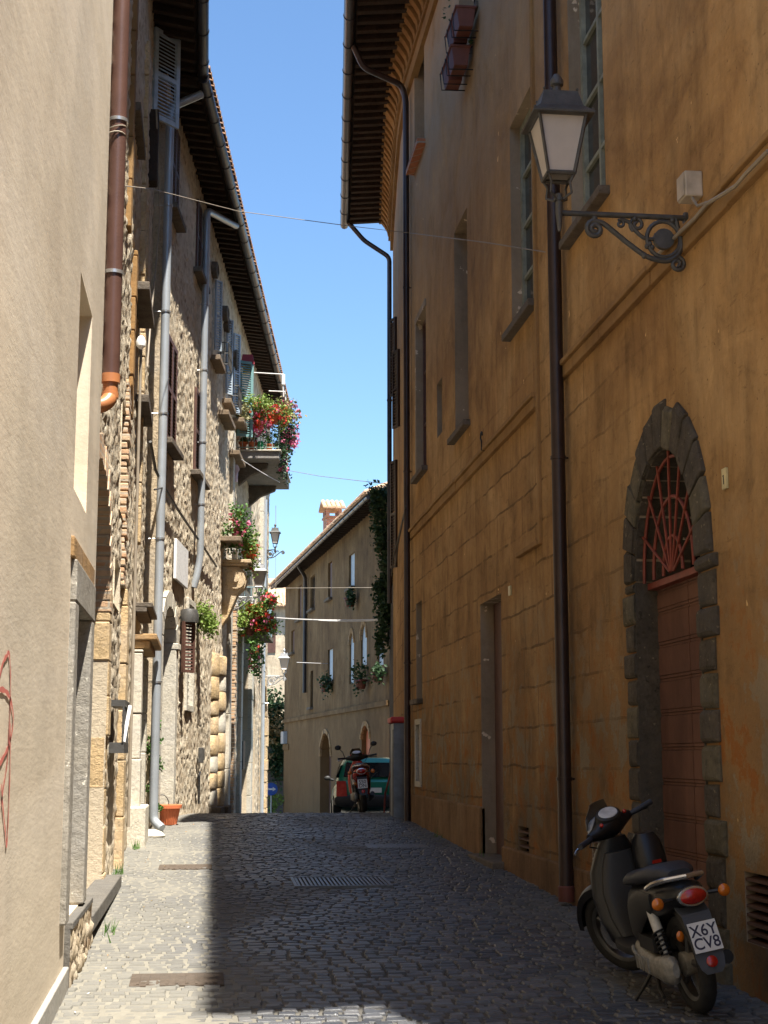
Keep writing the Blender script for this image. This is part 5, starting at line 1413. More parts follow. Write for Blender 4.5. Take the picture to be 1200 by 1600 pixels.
    for i, (sx_, sy_) in enumerate(cor0): rf.ball(P(X+sx_*.195*S, .655*S, sy_*.195*S), .010*S, 6, 4); rf.ball(P(X+sx_*.112*S, .825*S, sy_*.112*S), .010*S, 6, 4)
    rf.build('lamp_roof', M[body], t)
    fi = MB(); Mx = None
    fi.lathe([(.05*S, .82*S), (.032*S, .85*S), (.028*S, .885*S), (.045*S, .90*S), (.047*S, .925*S), (.036*S, .95*S), (.02*S, .975*S), (.002*S, .985*S)], P(X, 0), 14)
    fi.build('finial', M[body], t, True)
    bl = MB(); bl.ball(P(X, .5*S), .05*S, 10, 8); bl.build('bulb', M['white'], t, True)
    return t
u, z = R1.uz(1073, 341)
lantern(R1.P(u, z, 0), (-1, 0, 0), 'large grey iron lantern on a scrolled bracket, nearest on the ochre wall at upper right', .875, 1.0, 'wall lanterns along the street')
u, z = L4.uz(356, 941)
lantern(L4.P(.15, L4.z(358, 941)+.05, 0), (L4.n.x, L4.n.y, 0), 'grey wall lantern among the red flowers beside the carved scroll on the left row', .80, .86, 'wall lanterns along the street', 'steel')
u = L4.u(417, 1055)
lantern(L4.P(L4.L-.25, L4.z(417, 1057), 0), (L4.n.x, L4.n.y, 0), 'small white-grey lantern standing out in front of the far brown house', .62, .82, 'wall lanterns along the street', 'steel')
u, z = L4.uz(420, 855)
lantern(L4.P(L4.L-1.2, L4.z(420, 868), 0), (L4.n.x, L4.n.y, 0), 'small dark lantern high on the far end of the left row under the balcony', .34, .78, 'wall lanterns along the street', 'iron')

# ================================================================ balcony and its flowers
bu0, bu1, bz, bd = L4.uY(33.7), L4.uY(37.7), 8.42, .98
bal = thing('balcony', 'stone balcony slab with pale green railing crowded with flowers over the left row', 'balcony', tuple(L4.P(bu0, bz-.2, 0)))
mb = MB(); L4.box(mb, bu0, bu1, bz-.17, bz, -.1, bd); mb.build('slab', M['concrete'], bal, bevel=.015)
mb = MB(); L4.box(mb, bu0-.04, bu1+.04, bz+.001, bz+.04, -.1, bd+.04); mb.build('slab_edge', M['palestone'], bal, bevel=.01)
for u in (bu0+.5, bu1-.6):
    mb = MB(); mb.prism([L4.P(u, z, d) for d, z in ((-.05, bz-.172), (.7, bz-.172), (.66, bz-.3), (.3, bz-.45), (-.05, bz-.75))], L4.P(u+.2, 0, 0)-L4.P(u, 0, 0)); mb.build('corbel', M['darkstone'], bal, bevel=.02)
mb = MB(); zr = bz+.98; c_ = [L4.P(bu0+.03, zr, 0), L4.P(bu0+.03, zr, bd-.03), L4.P(bu1-.03, zr, bd-.03), L4.P(bu1-.03, zr, 0)]
mb.tube(c_, .02, 6); mb.tube([Vector((p.x, p.y, bz+.1)) for p in c_], .012, 6)
for a, b in zip(c_, c_[1:]):
    n = max(3, int((b-a).length/.12))
    for k in range(n+1): p = a.lerp(b, k/n); mb.tube([(p.x, p.y, bz+.04), (p.x, p.y, zr)], .008, 5)
mb.build('railing', simple('pale_green_rail', (.30, .42, .36), .5), bal)
sd = 100
def bpot(lab, u, d, z, r, h, rad, n, size, lm, fl, droop=0, pm='terracotta', grp='potted flowers on the balcony', out=1.0, dz=0, f=None):
    global sd; sd += 7
    return potted(lab, tuple((f or L4).P(u, z, d)), r, h, rad, n, size, lm, fl, grp, droop, pm, sd, dz=dz, out=out)
bpot('lush red and light green geranium at the near end of the balcony railing', bu0+.05, .35, bz+.72, .13, .2, (.42, .40, .22), 700, .08, 'leafyellow', (('fred', 34, .075), ('forange', 26, .07), ('fpink', 12, .06)), .15)
bpot('pink petunia spilling over the near railing of the balcony', bu0+.02, .52, bz+.50, .12, .18, (.30, .32, .22), 300, .06, 'leaf', (('fpink', 60, .075), ('fred', 10, .07)), .4)
bpot('orange red geranium at the outer near corner of the balcony', bu0+.1, .85, bz+.66, .13, .2, (.34, .32, .2), 420, .08, 'leafyellow', (('forange', 26, .08), ('fred', 22, .08), ('fpink', 12, .07)), .25)
bpot('wispy grassy plant with pink blooms outside the balcony corner', bu0+.5, bd+.12, bz+.78, .13, .2, (.34, .36, .25), 380, .10, 'grass', (('fpink', 26, .07), ('forange', 6, .08)), .2)
bpot('magenta geranium hanging outside the long railing of the balcony', bu0+1.3, bd+.18, bz+.40, .13, .2, (.22, .45, .22), 460, .09, 'leafdark', (('fpink', 44, .09),), .35, 'terrabrown')
bpot('round terracotta pot of red begonias on the balcony rail', bu0+.9, bd+.05, bz+.78, .14, .18, (.2, .3, .14), 160, .08, 'leaf', (('fred', 22, .08),), 0)
bpot('dark trailing creeper hanging below the outer edge of the balcony', bu0+.6, bd+.04, bz+.02, .11, .16, (.14, .45, .20), 520, .08, 'leafdark', (('fpink', 14, .08),), .8, 'terrabrown', out=1.1)
bpot('small plant in an orange pot on the balcony floor by the wall', bu0+.16, .14, bz+.04, .09, .2, (.14, .14, .14), 110, .07, 'leaf', (('forange', 6, .06),))
bpot('leafy plant in an orange pot on the balcony floor, second from the wall', bu0+.16, .36, bz+.04, .10, .2, (.15, .14, .16), 120, .07, 'dry', (('fred', 6, .05),))
bpot('small green plant in a pot on the balcony floor near the outer corner', bu0+.18, .74, bz+.04, .09, .16, (.2, .16, .16), 220, .06, 'leaf', ())
t = thing('watering_can', 'green plastic watering can on the balcony floor between the pots', 'watering can', tuple(L4.P(bu0+.12, bz+.04, .54)))
mb = MB(); mb.lathe([(.07, 0), (.075, .02), (.068, .2), (.05, .22), (.001, .22)], L4.P(bu0+.12, bz+.04, .54), 14); mb.build('body', simple('green_plastic', (.03, .32, .13), .4), t, True)
mb = MB(); q = L4.P(bu0+.12, bz+.1, .6); mb.tube([q, q+L4.P(0, .16, .16)-L4.P(0, 0, 0)], [.02, .012], 8); mb.build('spout', simple('green_plastic_spout', (.03, .32, .13), .4), t, True)
# white laundry frame on rods above the flowers
t = thing('laundry_rack', 'white hinged metal clothes rack reaching out above the balcony flowers', 'clothes rack', tuple(L4.P(bu0-.6, 9.9, 0)))
a = L4.P(bu0-.1, 9.85, .0); 
def onF(px, py, u): # point of image on the plane perpendicular to the wall through u
    q = L4.P(u, 0, 0); r = ray(px, py); nrm = Vector((L4.t.x, L4.t.y, 0)); k = (q-EYE).dot(nrm)/r.dot(nrm); return EYE+r*k
for k, pl in enumerate(([(392, 582), (443, 585)], [(420, 611), (446, 612)], [(441, 584), (443, 620)], [(445, 611), (447, 632)])):
    mb = MB(); mb.tube([onF(x, y, bu0+.2) for x, y in pl], .014, 6); mb.build('rod', M['cablewhite'], t)
mb = MB(); c = onF(442, 593, bu0+.2); mb.box((c.x-.03, c.y-.03, c.z-.13), (c.x+.05, c.y+.03, c.z+.12)); mb.build('hinge_box', M['white'], t, bevel=.01)
# bird house
c = onF(386, 575, bu0-.1)
t = thing('bird_house', 'small red and yellow wooden bird house hanging under the eaves beside the teal shutter', 'bird house', tuple(c))
mb = MB(); mb.box((c.x-.09, c.y-.1, c.z-.12), (c.x+.09, c.y+.1, c.z+.05)); bx_ = mb.build('box', M['yellow'], t, bevel=.006)
mb = MB(); mb.tube([(c.x, c.y-.104, c.z-.03), (c.x, c.y-.098, c.z-.03)], .022, 10); mb.build('hole', M['void'], t)
mb = MB(); mb.prism([(c.x-.15, c.y-.16, c.z+.05), (c.x+.17, c.y-.16, c.z+.05), (c.x+.12, c.y-.16, c.z+.28), (c.x-.11, c.y-.16, c.z+.28)], (0, .32, 0)); mb.build('roof', simple('red_roof_paint', (.33, .03, .05), .5), t, bevel=.006)
# teal shutters by the balcony door
c0 = L4.P(L4.uY(33.3), 0, .03); c1 = L4.P(L4.uY(33.5), 0, .38); leaf_open((c0.x, c0.y), (c1.x, c1.y), 8.7, 10.45, h4, M['shutteal'])
c0 = L4.P(L4.uY(32.3), 0, .03); c1 = L4.P(L4.uY(32.5), 0, .16); leaf_open((c0.x, c0.y), (c1.x, c1.y), 9.0, 10.8, h4, M['shutblue'])
# small windows with iron baskets, sills and stone discs
for k, (Y0, z0, z1) in enumerate(((28.3, 9.3, 10.7), (30.6, 9.0, 10.6))):
    ua, ub = L3.uY(Y0), L3.uY(Y0+.75)
    mb = MB(); L3.box(mb, ua-.1, ub+.1, z0-.1, z1+.12, -.02, .05); mb.build('window_surround', M['palestone'], h3, bevel=.01)
    c0 = L3.P(ua-.05, 0, .055); c1 = L3.P(ua+.1, 0, .17); leaf_open((c0.x, c0.y), (c1.x, c1.y), z0, z1, h3, M['shutblue'])
    sill(L3, h3, ua-.25, ub+.1, z0-.15, .20, M['ledge'], .10)
    mb = MB()
    for z in (z0-.1, z0+.12, z0+.34): mb.tube([L3.P(ub-.1, z, .03), L3.P(ub-.1, z, .26), L3.P(ub+.6, z, .26), L3.P(ub+.6, z, .03)], .011, 5)
    for q in range(6): u = ub-.1+.7*q/5; mb.tube([L3.P(u, z0-.1, .26), L3.P(u, z0+.34, .26)], .009, 5)
    for q in range(4): mb.tube([L3.P(ub-.1, z0-.1, .03+.23*q/3), L3.P(ub-.1, z0+.34, .03+.23*q/3)], .009, 5)
    mb.build('iron_basket', M['iron'], h3)
for px, py in ((348, 490), (350, 508), (363, 558), (363, 569), (331, 422)):
    u, z = L3.uz(px, py) if px < 355 else L4.uz(px, py); f = L3 if px < 355 else L4
    mb = MB(); c = f.P(u, z, .05); t3 = Vector((f.t.x, f.t.y, 0)); nn = Vector((f.n.x, f.n.y, 0))
    mb.skin([[c+nn*d+t3*r*math.cos(a)+Vector((0, 0, r*.8*math.sin(a))) for a in [2*math.pi*q/16 for q in range(16)]] for r, d in ((.2, -.1), (.2, .06), (.12, .08), (.10, .0))]); mb.build('stone_roundel', M['darkstone'], h3 if px < 355 else h4, True)
for f, hh, (x0, x1, y), d in ((L3, h3, (340, 352, 640), .28), (L4, h4, (362, 372, 652), .34), (L4, h4, (357, 364, 703), .3)):
    u = f.u(x0, y); sill(f, hh, u, u+1.5, f.z(x0, y), d*.8, M['ledge'], .10)
# pots standing on those sills
bpot('tuft of dry grass in a pot on the ledge left of the balcony', L4.u(362, 650)+.5, .2, L4.z(362, 652)+.0, .08, .12, (.2, .25, .12), 160, .09, 'grass', (), 0, 'terrabrown', 'plants on ledges of the left row')
# cloth
c = onF(367, 738, L4.uY(32.6)); 
mb = MB(); rings = []
for k in range(8):
    z = c.z+.17-k*.055; w = .03+.055*math.sin(math.pi*min(1, (k+.6)/8))
    rings.append([Vector((c.x+w*(1+.3*math.cos(3*a+k))*math.cos(a)+.02*math.sin(k), c.y+w*.5*math.sin(a), z)) for a in [2*math.pi*q/14 for q in range(14)]])
mb.skin(rings); single(mb, 'hanging_cloth', M['cloth'], 'crumpled white and pink cloth hung under the ledge by the balcony', 'cloth', smooth=True)
cable('clothes_line', [L4.P(L4.uY(32.4), 8.0, .2), L4.P(L4.uY(34.5), 7.85, .95)], .008, M['cablewhite'], 'short white clothes line under the balcony slab', .02)

# flowers in the column below: on the corbel slab and on the ledge
bpot('green geranium with pink blooms on the ledge above the carved scroll', L3.uY(30.9), .30, 6.02, .13, .2, (.28, .3, .28), 700, .08, 'leaf', (('fpink', 16, .08), ('fred', 6, .07)), .35, 'terrabrown', 'flowerpots around the carved scroll', f=L3)
sill(L3, h3, L3.uY(30.5), L3.uY(31.6), 6.01, .42, M['ledge'], .10)
bpot('trailing geranium in an orange pot on the slab of the carved scroll', uc+.35, .52, slabz, .15, .22, (.22, .26, .32), 800, .075, 'leafyellow', (('fred', 14, .075), ('fpink', 6, .06)), .5, 'terracotta', 'flowerpots around the carved scroll', dz=.05, f=L3)
t = thing('white_jar', 'small white jar on the slab of the carved scroll', 'jar', tuple(L3.P(uc+.05, slabz, .25)))
mb = MB(); mb.lathe([(.05, 0), (.055, .02), (.055, .16), (.04, .18)], L3.P(uc+.05, slabz, .25), 14); mb.build('body', M['white'], t, True)
mb = MB(); mb.lathe([(.045, .181), (.046, .2), (.01, .21)], L3.P(uc+.05, slabz, .25), 14); mb.build('lid', M['white'], t, True)
# small railed balcony with the lower flowers
b2 = thing('small_balcony', 'little balcony ledge with thin blue-green rails under the red geraniums', 'balcony', tuple(L4.P(L4.uY(34.6), 4.2, 0)))
z2b = onF(405, 985, L4.uY(34.6)).z
mb = MB(); L4.box(mb, L4.uY(34.6), L4.uY(37.2), z2b-.1, z2b, -.05, .66); mb.build('slab', M['darkstone'], b2, bevel=.01)
mb = MB(); zr = z2b+1.0; c_ = [L4.P(L4.uY(34.65), zr, .0), L4.P(L4.uY(34.65), zr, .62), L4.P(L4.uY(37.15), zr, .62)]
mb.tube(c_, .014, 6)
for a, b in zip(c_, c_[1:]):
    n = max(3, int((b-a).length/.15))
    for k in range(n+1): p = a.lerp(b, k/n); mb.tube([(p.x, p.y, z2b), (p.x, p.y, zr)], .008, 5)
mb.build('railing', simple('bluegreen_rail', (.22, .34, .38), .5), b2)
def pos(px, py, Y): u = L4.uY(Y); p = onF(px, py, u); q = L4.P(u, 0, 0); return u, (p-q).dot(Vector((L4.n.x, L4.n.y, 0))), p.z
for lab, px, py, Y, rad, n, fl, lm, dr in (
    ('red geranium at the top right of the lower flower balcony', 420, 932, 34.4, (.2, .3, .16), 260, (('fred', 16, .1), ('fpink', 12, .1)), 'leaf', .1),
    ('orange red geranium on the rail of the lower flower balcony', 401, 945, 34.4, (.26, .3, .16), 420, (('fred', 22, .09), ('forange', 14, .08)), 'leafyellow', .15),
    ('big bright green geranium with red heads in the middle of the lower flowers', 412, 968, 34.3, (.34, .34, .26), 1100, (('fred', 26, .10), ('fpink', 10, .08)), 'leafyellow', .3),
    ('leafy geranium on the left of the lower flower balcony', 391, 972, 34.3, (.26, .3, .22), 700, (('forange', 8, .07), ('fpink', 6, .06)), 'leafyellow', .25),
    ('dangling geranium with pink tips, lowest of the flowers on the left row', 400, 1005, 34.3, (.20, .28, .20), 500, (('fpink', 16, .07), ('fred', 4, .06)), 'leaf', .7)):
    u, d, z = pos(px, py, Y); bpot(lab, u, d, z-.3, .11, .17, rad, n, .085, lm, fl, dr, 'terrabrown', 'flowers on the lower balcony')

# ================================================================ wires over the street
cable('overhead_wire', [at(190, 290, 12.0), at(236, 295, 18), at(372, 330, 22.5), at(545, 353, 22.9), at(640, 364, 22.9), at(760, 379, 15.5), at(872, 397, 13.2)], .006, M['cablegrey'], 'thin wire crossing the sky from the brown downpipe to the ochre palace')
cable('overhead_wire', [at(428, 731, 43), at(500, 744, 40), at(612, 757, 30.5)], .008, M['cablegrey'], 'thin dark wire below the balcony crossing to the palace corner')
cable('overhead_rope', [at(425, 965, 38), at(600, 968, 32.5)], .022, M['cablewhite'], 'thick white rope stretched across the street in front of the brown house', .04)
cable('overhead_rope', [at(498, 969.5, 35.4), at(592, 969.5, 32.7)], .012, M['cablewhite'], 'short second white rope running just under the thick one', .02)
cable('overhead_wire', [at(360, 912, 32), at(430, 919, 34), at(600, 918, 38)], .007, M['cablegrey'], 'thin pale wire from the carved scroll towards the brown house', .03)
cable('overhead_wire', [at(464, 1035, 43), at(512, 1037, 50)], .010, M['cablewhite'], 'short pale wire from the far white lantern to the brown house')
cable('overhead_wire', [at(431, 790, 44), at(431, 930, 44)], .008, M['cablegrey'], 'thin vertical wire dropping at the far end of the left row')
# flat box sign beside tall doorway, little grey wall box on brown house
u, z = L4.uz(372, 1178); mb = MB(); L4.box(mb, u, u+.5, z-.35, z+.3, .04, .12); mb.build('notice_board', M['iron'], h4, bevel=.01)
u, z = R2.uz(447, 1152); mb = MB(); R2.box(mb, u-.5, u+.4, z-.3, z+.25, 0, .2); mb.build('meter_box', M['zinc'], hb, bevel=.02)

# ================================================================ scooters
def scooter(M4, label, bodyc='dark', steer=28, mirrors=False, plate=('X6Y', 'CV8'), cat='scooter'):
    t = thing('scooter', label, cat, M=M4)
    if bodyc == 'dark':
        B1 = simple('scooter_black_plastic', (.007, .007, .008), .35, 0, .3, 9, .1, spec=.45); B2 = simple('scooter_grey_plastic', (.016, .015, .014), .5, 0, .2, 6, .08); PL = simple('scooter_grey_guard', (.055, .06, .07), .4, 0, .1, 6, .05)
    else:
        B1 = simple('scooter_red_paint', (.42, .025, .015), .25, 0, .1, 6, .02, spec=.6); B2 = simple('scooter_black_trim', (.014, .014, .016), .4, 0, .2, 6, .08); PL = B2
    RB_ = simple('tyre_rubber', (.018, .017, .016), .85, 0, .3, 20, .4); RIM = simple('rim_grey', (.10, .10, .10), .4, .5, .2, 12, .1); ALU = simple('engine_alloy', (.26, .245, .215), .55, .3, .35, 22, .4)
    CH = simple('chrome_trim', (.62, .62, .62), .2, .9, .1, 10, 0); SEAT = simple('seat_vinyl', (.022, .024, .032), .5, 0, .2, 20, .2)
    RED = simple('rear_lens_red', (.33, .012, .008), .12, 0, .25, 60, .2, spec=.8); AMB = simple('amber_lens', (.50, .13, .01), .12, 0, .15, 40, .1, spec=.8); LENS = simple('dial_glass', (.48, .50, .54), .15, 0, .2, 20, 0)
    S = Matrix.Translation((1.20, 0, .6)) @ Matrix.Rotation(R(-24), 4, 'Y') @ Matrix.Rotation(R(steer), 4, 'Z') @ Matrix.Rotation(R(24), 4, 'Y') @ Matrix.Translation((-1.20, 0, -.6))
    def ringx(x, zc, w, h, e=2.6, yc=0, n=18):
        o = []
        for k in range(n):
            a = 2*math.pi*k/n; c, s_ = math.cos(a), math.sin(a)
            o.append(Vector((x, yc+w*math.copysign(abs(c)**(2/e), c), zc+h*math.copysign(abs(s_)**(2/e), s_))))
        return o
    def ringz(z, xc, hx, wy, e=2.8, n=18):
        o = []
        for k in range(n):
            a = 2*math.pi*k/n; c, s_ = math.cos(a), math.sin(a)
            o.append(Vector((xc+hx*math.copysign(abs(c)**(2/e), c), wy*math.copysign(abs(s_)**(2/e), s_), z)))
        return o
    def wheel(cx_, Rr, X=None):
        X = X or Matrix.Identity(4); wt = None
        tm = MB()
        rings = []
        for k in range(40):
            a = 2*math.pi*k/40; c = Vector((cx_+(Rr-.045)*math.cos(a), 0, Rr+(Rr-.045)*math.sin(a))); d = Vector((math.cos(a), 0, math.sin(a)))
            rings.append([X @ (c+d*.045*math.cos(b)+Vector((0, .048*math.sin(b), 0))) for b in [2*math.pi*q/12 for q in range(12)]])
        tm.skin(rings, False, True); w_ = tm.build('wheel', RB_, t, True)
        rm = MB(); rings = []
        for k in range(40):
            a = 2*math.pi*k/40; d = Vector((math.cos(a), 0, math.sin(a))); c = Vector((cx_, 0, Rr))
            rings.append([X @ (c+d*(Rr-.085+dr)+Vector((0, yy, 0))) for dr, yy in ((0, -.03), (.012, -.034), (.012, .034), (0, .03), (-.012, .02), (-.012, -.02))])
        rm.skin(rings, False, True)
        for k in range(5):
            a = 2*math.pi*k/5+.4
            p = [Vector((cx_+rr*math.cos(a+o_), 0, Rr+rr*math.sin(a+o_))) for rr, o_ in ((.03, 0), (Rr-.09, .12))]
            rm.tube([X @ p[0], X @ p[1]], [.026, .016], 6)
        rm.build('rim', RIM, w_, True)
        hb_ = MB(); hb_.skin([[X @ Vector((cx_+rr*math.cos(b), yy, Rr+rr*math.sin(b))) for b in [2*math.pi*q/18 for q in range(18)]] for yy, rr in ((-.06, .03), (-.05, .07), (.05, .07), (.06, .03))]); hb_.build('hub', ALU, w_, True)
        return w_
    wheel(0, .285); wheel(1.33, .285, S)
    # brake disc front
    bd_ = MB(); bd_.skin([[S @ Vector((1.33+rr*math.cos(b), yy, .285+rr*math.sin(b))) for b in [2*math.pi*q/24 for q in range(24)]] for yy, rr in ((.062, .11), (.066, .11))]); bd_.build('brake_disc', CH, t)
    # fork and fender
    fk = MB()
    for y in (-.075, .075): fk.tube([S @ Vector((1.335, y, .285)), S @ Vector((1.28, y, .42)), S @ Vector((1.18, y*.8, .66))], [.018, .022, .026], 8)
    fk.tube([S @ Vector((1.18, -.07, .66)), S @ Vector((1.18, .07, .66))], .025, 8); fk.tube([S @ Vector((1.18, 0, .66)), S @ Vector((1.07, 0, .95))], .03, 8)
    fk.build('fork', B2, t, True)
    fd = MB(); rings = []
    for k in range(15):
        a = R(5+k*10.5); ww = .075*(1-.25*abs(k-7)/7)
        rr = .325
        rings.append([S @ Vector((1.33+(rr+dz_)*math.cos(a), y, .285+(rr+dz_)*math.sin(a))) for y, dz_ in ((-ww, -.05), (-ww*.9, .0), (-ww*.4, .018), (ww*.4, .018), (ww*.9, 0), (ww, -.05), (ww*.85, -.04), (ww*.4, .004), (-ww*.4, .004), (-ww*.85, -.04))])
    fd.skin(rings); fd.build('front_fender', B1, t, True)
    # leg shield
    ls = MB(); ls.skin([ringz(.24, .93, .06, .12), ringz(.30, .96, .075, .165), ringz(.42, 1.02, .07, .195), ringz(.58, 1.06, .07, .205), ringz(.72, 1.09, .075, .185), ringz(.84, 1.08, .075, .13), ringz(.93, 1.06, .06, .08)])
    ls.build('leg_shield', B1, t, True)
    li = MB(); li.skin([ringz(.33, .885, .03, .12), ringz(.45, .935, .035, .15), ringz(.6, .975, .035, .16), ringz(.74, .995, .035, .13), ringz(.84, 1.0, .03, .09)]); li.build('inner_shield', B2, t, True)
    # floor
    fl = MB(); fl.skin([ringx(.5, .285, .13, .045, 4), ringx(.7, .28, .165, .035, 4), ringx(.9, .285, .165, .04, 4), ringx(1.0, .32, .13, .05, 4)]); fl.build('footboard', B2, t, True)
    # under seat body, tail
    bo = MB(); bo.skin([ringx(.66, .45, .09, .15), ringx(.58, .50, .135, .20), ringx(.42, .53, .155, .19), ringx(.25, .60, .16, .14), ringx(.05, .65, .15, .10), ringx(-.12, .685, .125, .085), ringx(-.22, .70, .09, .055), ringx(-.26, .705, .05, .03)])
    bo.build('body', B1 if bodyc == 'dark' else B1, t, True)
    for y in (-1, 1):
        sd_ = MB(); sd_.skin([ringx(.50, .50, .012, .10, 2.2, y*.150), ringx(.40, .52, .018, .14, 2.2, y*.156), ringx(.22, .61, .018, .10, 2.2, y*.158), ringx(.05, .655, .012, .05, 2.2, y*.148)])
        sd_.build('side_panel', B2, t, True)
    se = MB(); se.skin([ringx(.70, .685, .06, .02), ringx(.66, .70, .11, .035), ringx(.5, .735, .145, .05), ringx(.36, .755, .15, .05), ringx(.26, .775, .15, .055), ringx(.1, .80, .145, .055), ringx(-.04, .81, .115, .045), ringx(-.11, .81, .07, .025)])
    se.build('seat', SEAT, t, True)
    ra = MB(); ra.tube([(.06, .155, .735), (-.06, .15, .775), (-.17, .11, .80), (-.215, 0, .805), (-.17, -.11, .80), (-.06, -.15, .775), (.06, -.155, .735)], .016, 8); ra.build('grab_rail', CH, t, True)
    # tail light
    rim = MB(); rim.skin([[Vector((-.262+dx, w*math.cos(b), .70+h*math.sin(b))) for b in [2*math.pi*q/24 for q in range(24)]] for dx, w, h in ((.05, .07, .045), (.01, .092, .056), (-.012, .09, .054), (-.014, .08, .045))]); rim.build('tail_light_rim', CH, t, True)
    tl = MB(); tl.skin([[Vector((-.268+dx, w*math.cos(b), .70+h*math.sin(b))) for b in [2*math.pi*q/24 for q in range(24)]] for dx, w, h in ((.02, .078, .044), (-.012, .077, .043), (-.026, .06, .032), (-.032, .02, .01))]); tl.build('tail_light', RED, t, True)
    for y in (-1, 1):
        ic = MB(); ic.tube([(-.19, y*.10, .69), (-.215, y*.17, .69)], .012, 6); o_ = ic.build('indicator_stalk', B2, t, True)
        il = MB(); il.ball((-.235, y*.20, .69), .036, 12, 8, sc=(.7, 1, 1)); il.build('indicator', AMB, t, True)
    # mudguard with plate
    mg = MB()
    def plan(x, z, w): return [Vector((x, -w, z)), Vector((x, w, z)), Vector((x-.008, w, z-.012)), Vector((x-.008, -w, z-.012))]
    mg.skin([plan(-.17, .64, .09), plan(-.25, .605, .085), plan(-.30, .50, .082), plan(-.345, .38, .082), plan(-.365, .33, .07), plan(-.37, .30, .045)]); mg.build('rear_mudguard', PL, t)
    PN = Vector((-.96, 0, .28)).normalized(); PU = Vector((.28*-1, 0, -.96)).normalized()*-1; PU = Vector((.34, 0, .94)).normalized(); PN = Vector((-.94, 0, .34)).normalized()
    pc_ = Vector((-.335, 0, .485)); PY = Vector((0, -1, 0))   # PY: to the right seen from behind
    pl_ = MB(); hw = .083; th_ = .003
    pl_.prism([pc_+PY*a+PU*b for a, b in ((-hw, -hw), (hw, -hw), (hw, hw), (-hw, hw))], PN*th_)
    po = pl_.build('number_plate', simple('plate_white', (.62, .62, .62), .4, 0, .06, 30, .03), t)
    fc = bpy.data.curves.new('plate_text', 'FONT'); fc.body = '\n'.join(plate); fc.align_x = 'CENTER'; fc.size = .088; fc.space_line = .80; fc.extrude = .0006; fc.offset = .0012
    fo = bpy.data.objects.new('plate_text_tmp', fc); col.objects.link(fo)
    dg = bpy.context.evaluated_depsgraph_get(); dg.update(); tm_ = bpy.data.meshes.new_from_object(fo.evaluated_get(dg))
    bpy.data.objects.remove(fo)
    ys = [v.co.y for v in tm_.vertices]; cy_ = (min(ys)+max(ys))/2
    for v in tm_.vertices:
        v.co = pc_+PN*(th_+.0012+v.co.z)+PY*v.co.x*.98+PU*(v.co.y-cy_)
    tm_.materials.clear(); tm_.materials.append(simple('plate_ink', (.02, .02, .05), .5)); to = bpy.data.objects.new('plate_letters', tm_); col.objects.link(to); to.parent = po
    rf = MB(); c = Vector((-.362, 0, .35)); rf.skin([[c+PN*d+PY*r*math.cos(b)+PU*r*math.sin(b) for b in [2*math.pi*q/18 for q in range(18)]] for d, r in ((0, .032), (.01, .032), (.014, .026))]); rf.build('reflector', RED, t, True)
    rf = MB(); rf.ball((-.27, .12, .50), .022, 8, 6, sc=(.4, 1, 1.4)); rf.build('side_reflector', AMB, t, True)
    # rear inner mudguard hugging the wheel
    im = MB(); rings = []
    for k in range(9):
        a = R(60+k*12); rings.append([Vector((.32*math.cos(a), y, .285+.33*math.sin(a)+dz_)) for y, dz_ in ((-.07, -.01), (-.05, .015), (.05, .015), (.07, -.01), (.05, 0), (-.05, 0))])
    im.skin(rings); im.build('inner_mudguard', B2, t, True)
    # shock absorber
    a = Vector((.12, .135, .60)); b = Vector((.0, .125, .30))
    sh = MB(); sh.tube([a, a.lerp(b, .42)], .030, 12); sh.tube([a.lerp(b, .42), b], .014, 8); so_ = sh.build('shock_absorber', simple('shock_white', (.50, .48, .44), .4, 0, .15, 20, .1), t, True)
    sp = MB(); pts = []
    ax = (b-a).normalized(); e1 = ax.cross(Vector((0, 1, 0))).normalized(); e2 = ax.cross(e1)
    for k in range(91):
        q = k/90; pts.append(a.lerp(b, .36+.58*q)+(e1*math.cos(q*7*2*math.pi)+e2*math.sin(q*7*2*math.pi))*.032)
    sp.tube(pts, .007, 6); sp.build('spring', M['irondark'], so_, True)
    # engine and transmission case on the left
    en = MB(); en.skin([ringx(.52, .30, .03, .05, 2.6, .10), ringx(.46, .30, .05, .085, 2.8, .125), ringx(.30, .28, .055, .075, 2.8, .14), ringx(.12, .27, .05, .065, 2.6, .145), ringx(.0, .275, .05, .085, 2.4, .14), ringx(-.07, .28, .045, .08, 2.4, .135), ringx(-.11, .285, .02, .04, 2.2, .13)])
    en.build('engine_case', ALU, t, True)
    e2_ = MB(); e2_.skin([ringx(.55, .38, .05, .04, 2.6, 0), ringx(.45, .38, .09, .08, 2.6, 0), ringx(.25, .37, .09, .08, 2.6, 0), ringx(.15, .38, .05, .04, 2.6, 0)])
    e2_.box((.10, .08, .36), (.36, .17, .44)); e2_.build('engine', B2, t, True)
    fi_ = MB()
    for k in range(5): fi_.box((.18+k*.05, .192, .235), (.20+k*.05, .202, .32))
    fi_.tube([(.36, .185, .28), (.44, .19, .33), (.50, .17, .34)], .012, 6); fi_.build('case_ribs', ALU, t)
    ex = MB(); ex.tube([(.4, -.10, .22), (.2, -.14, .22), (.05, -.16, .27), (-.16, -.165, .31)], [.02, .03, .045, .04], 12); ex.build('exhaust', B2, t, True)
    cs = MB(); cs.tube([(.42, .08, .22), (.46, .17, .10), (.50, .24, .012)], [.014, .012, .010], 8); cs.tube([(.48, .22, .012), (.55, .26, .010)], .012, 6); cs.build('side_stand', B2, t, True)
    c2 = MB(); c2.tube([(.34, .10, .22), (.24, .14, .12), (.12, .16, .10)], .012, 8); c2.build('centre_stand', B2, t, True)
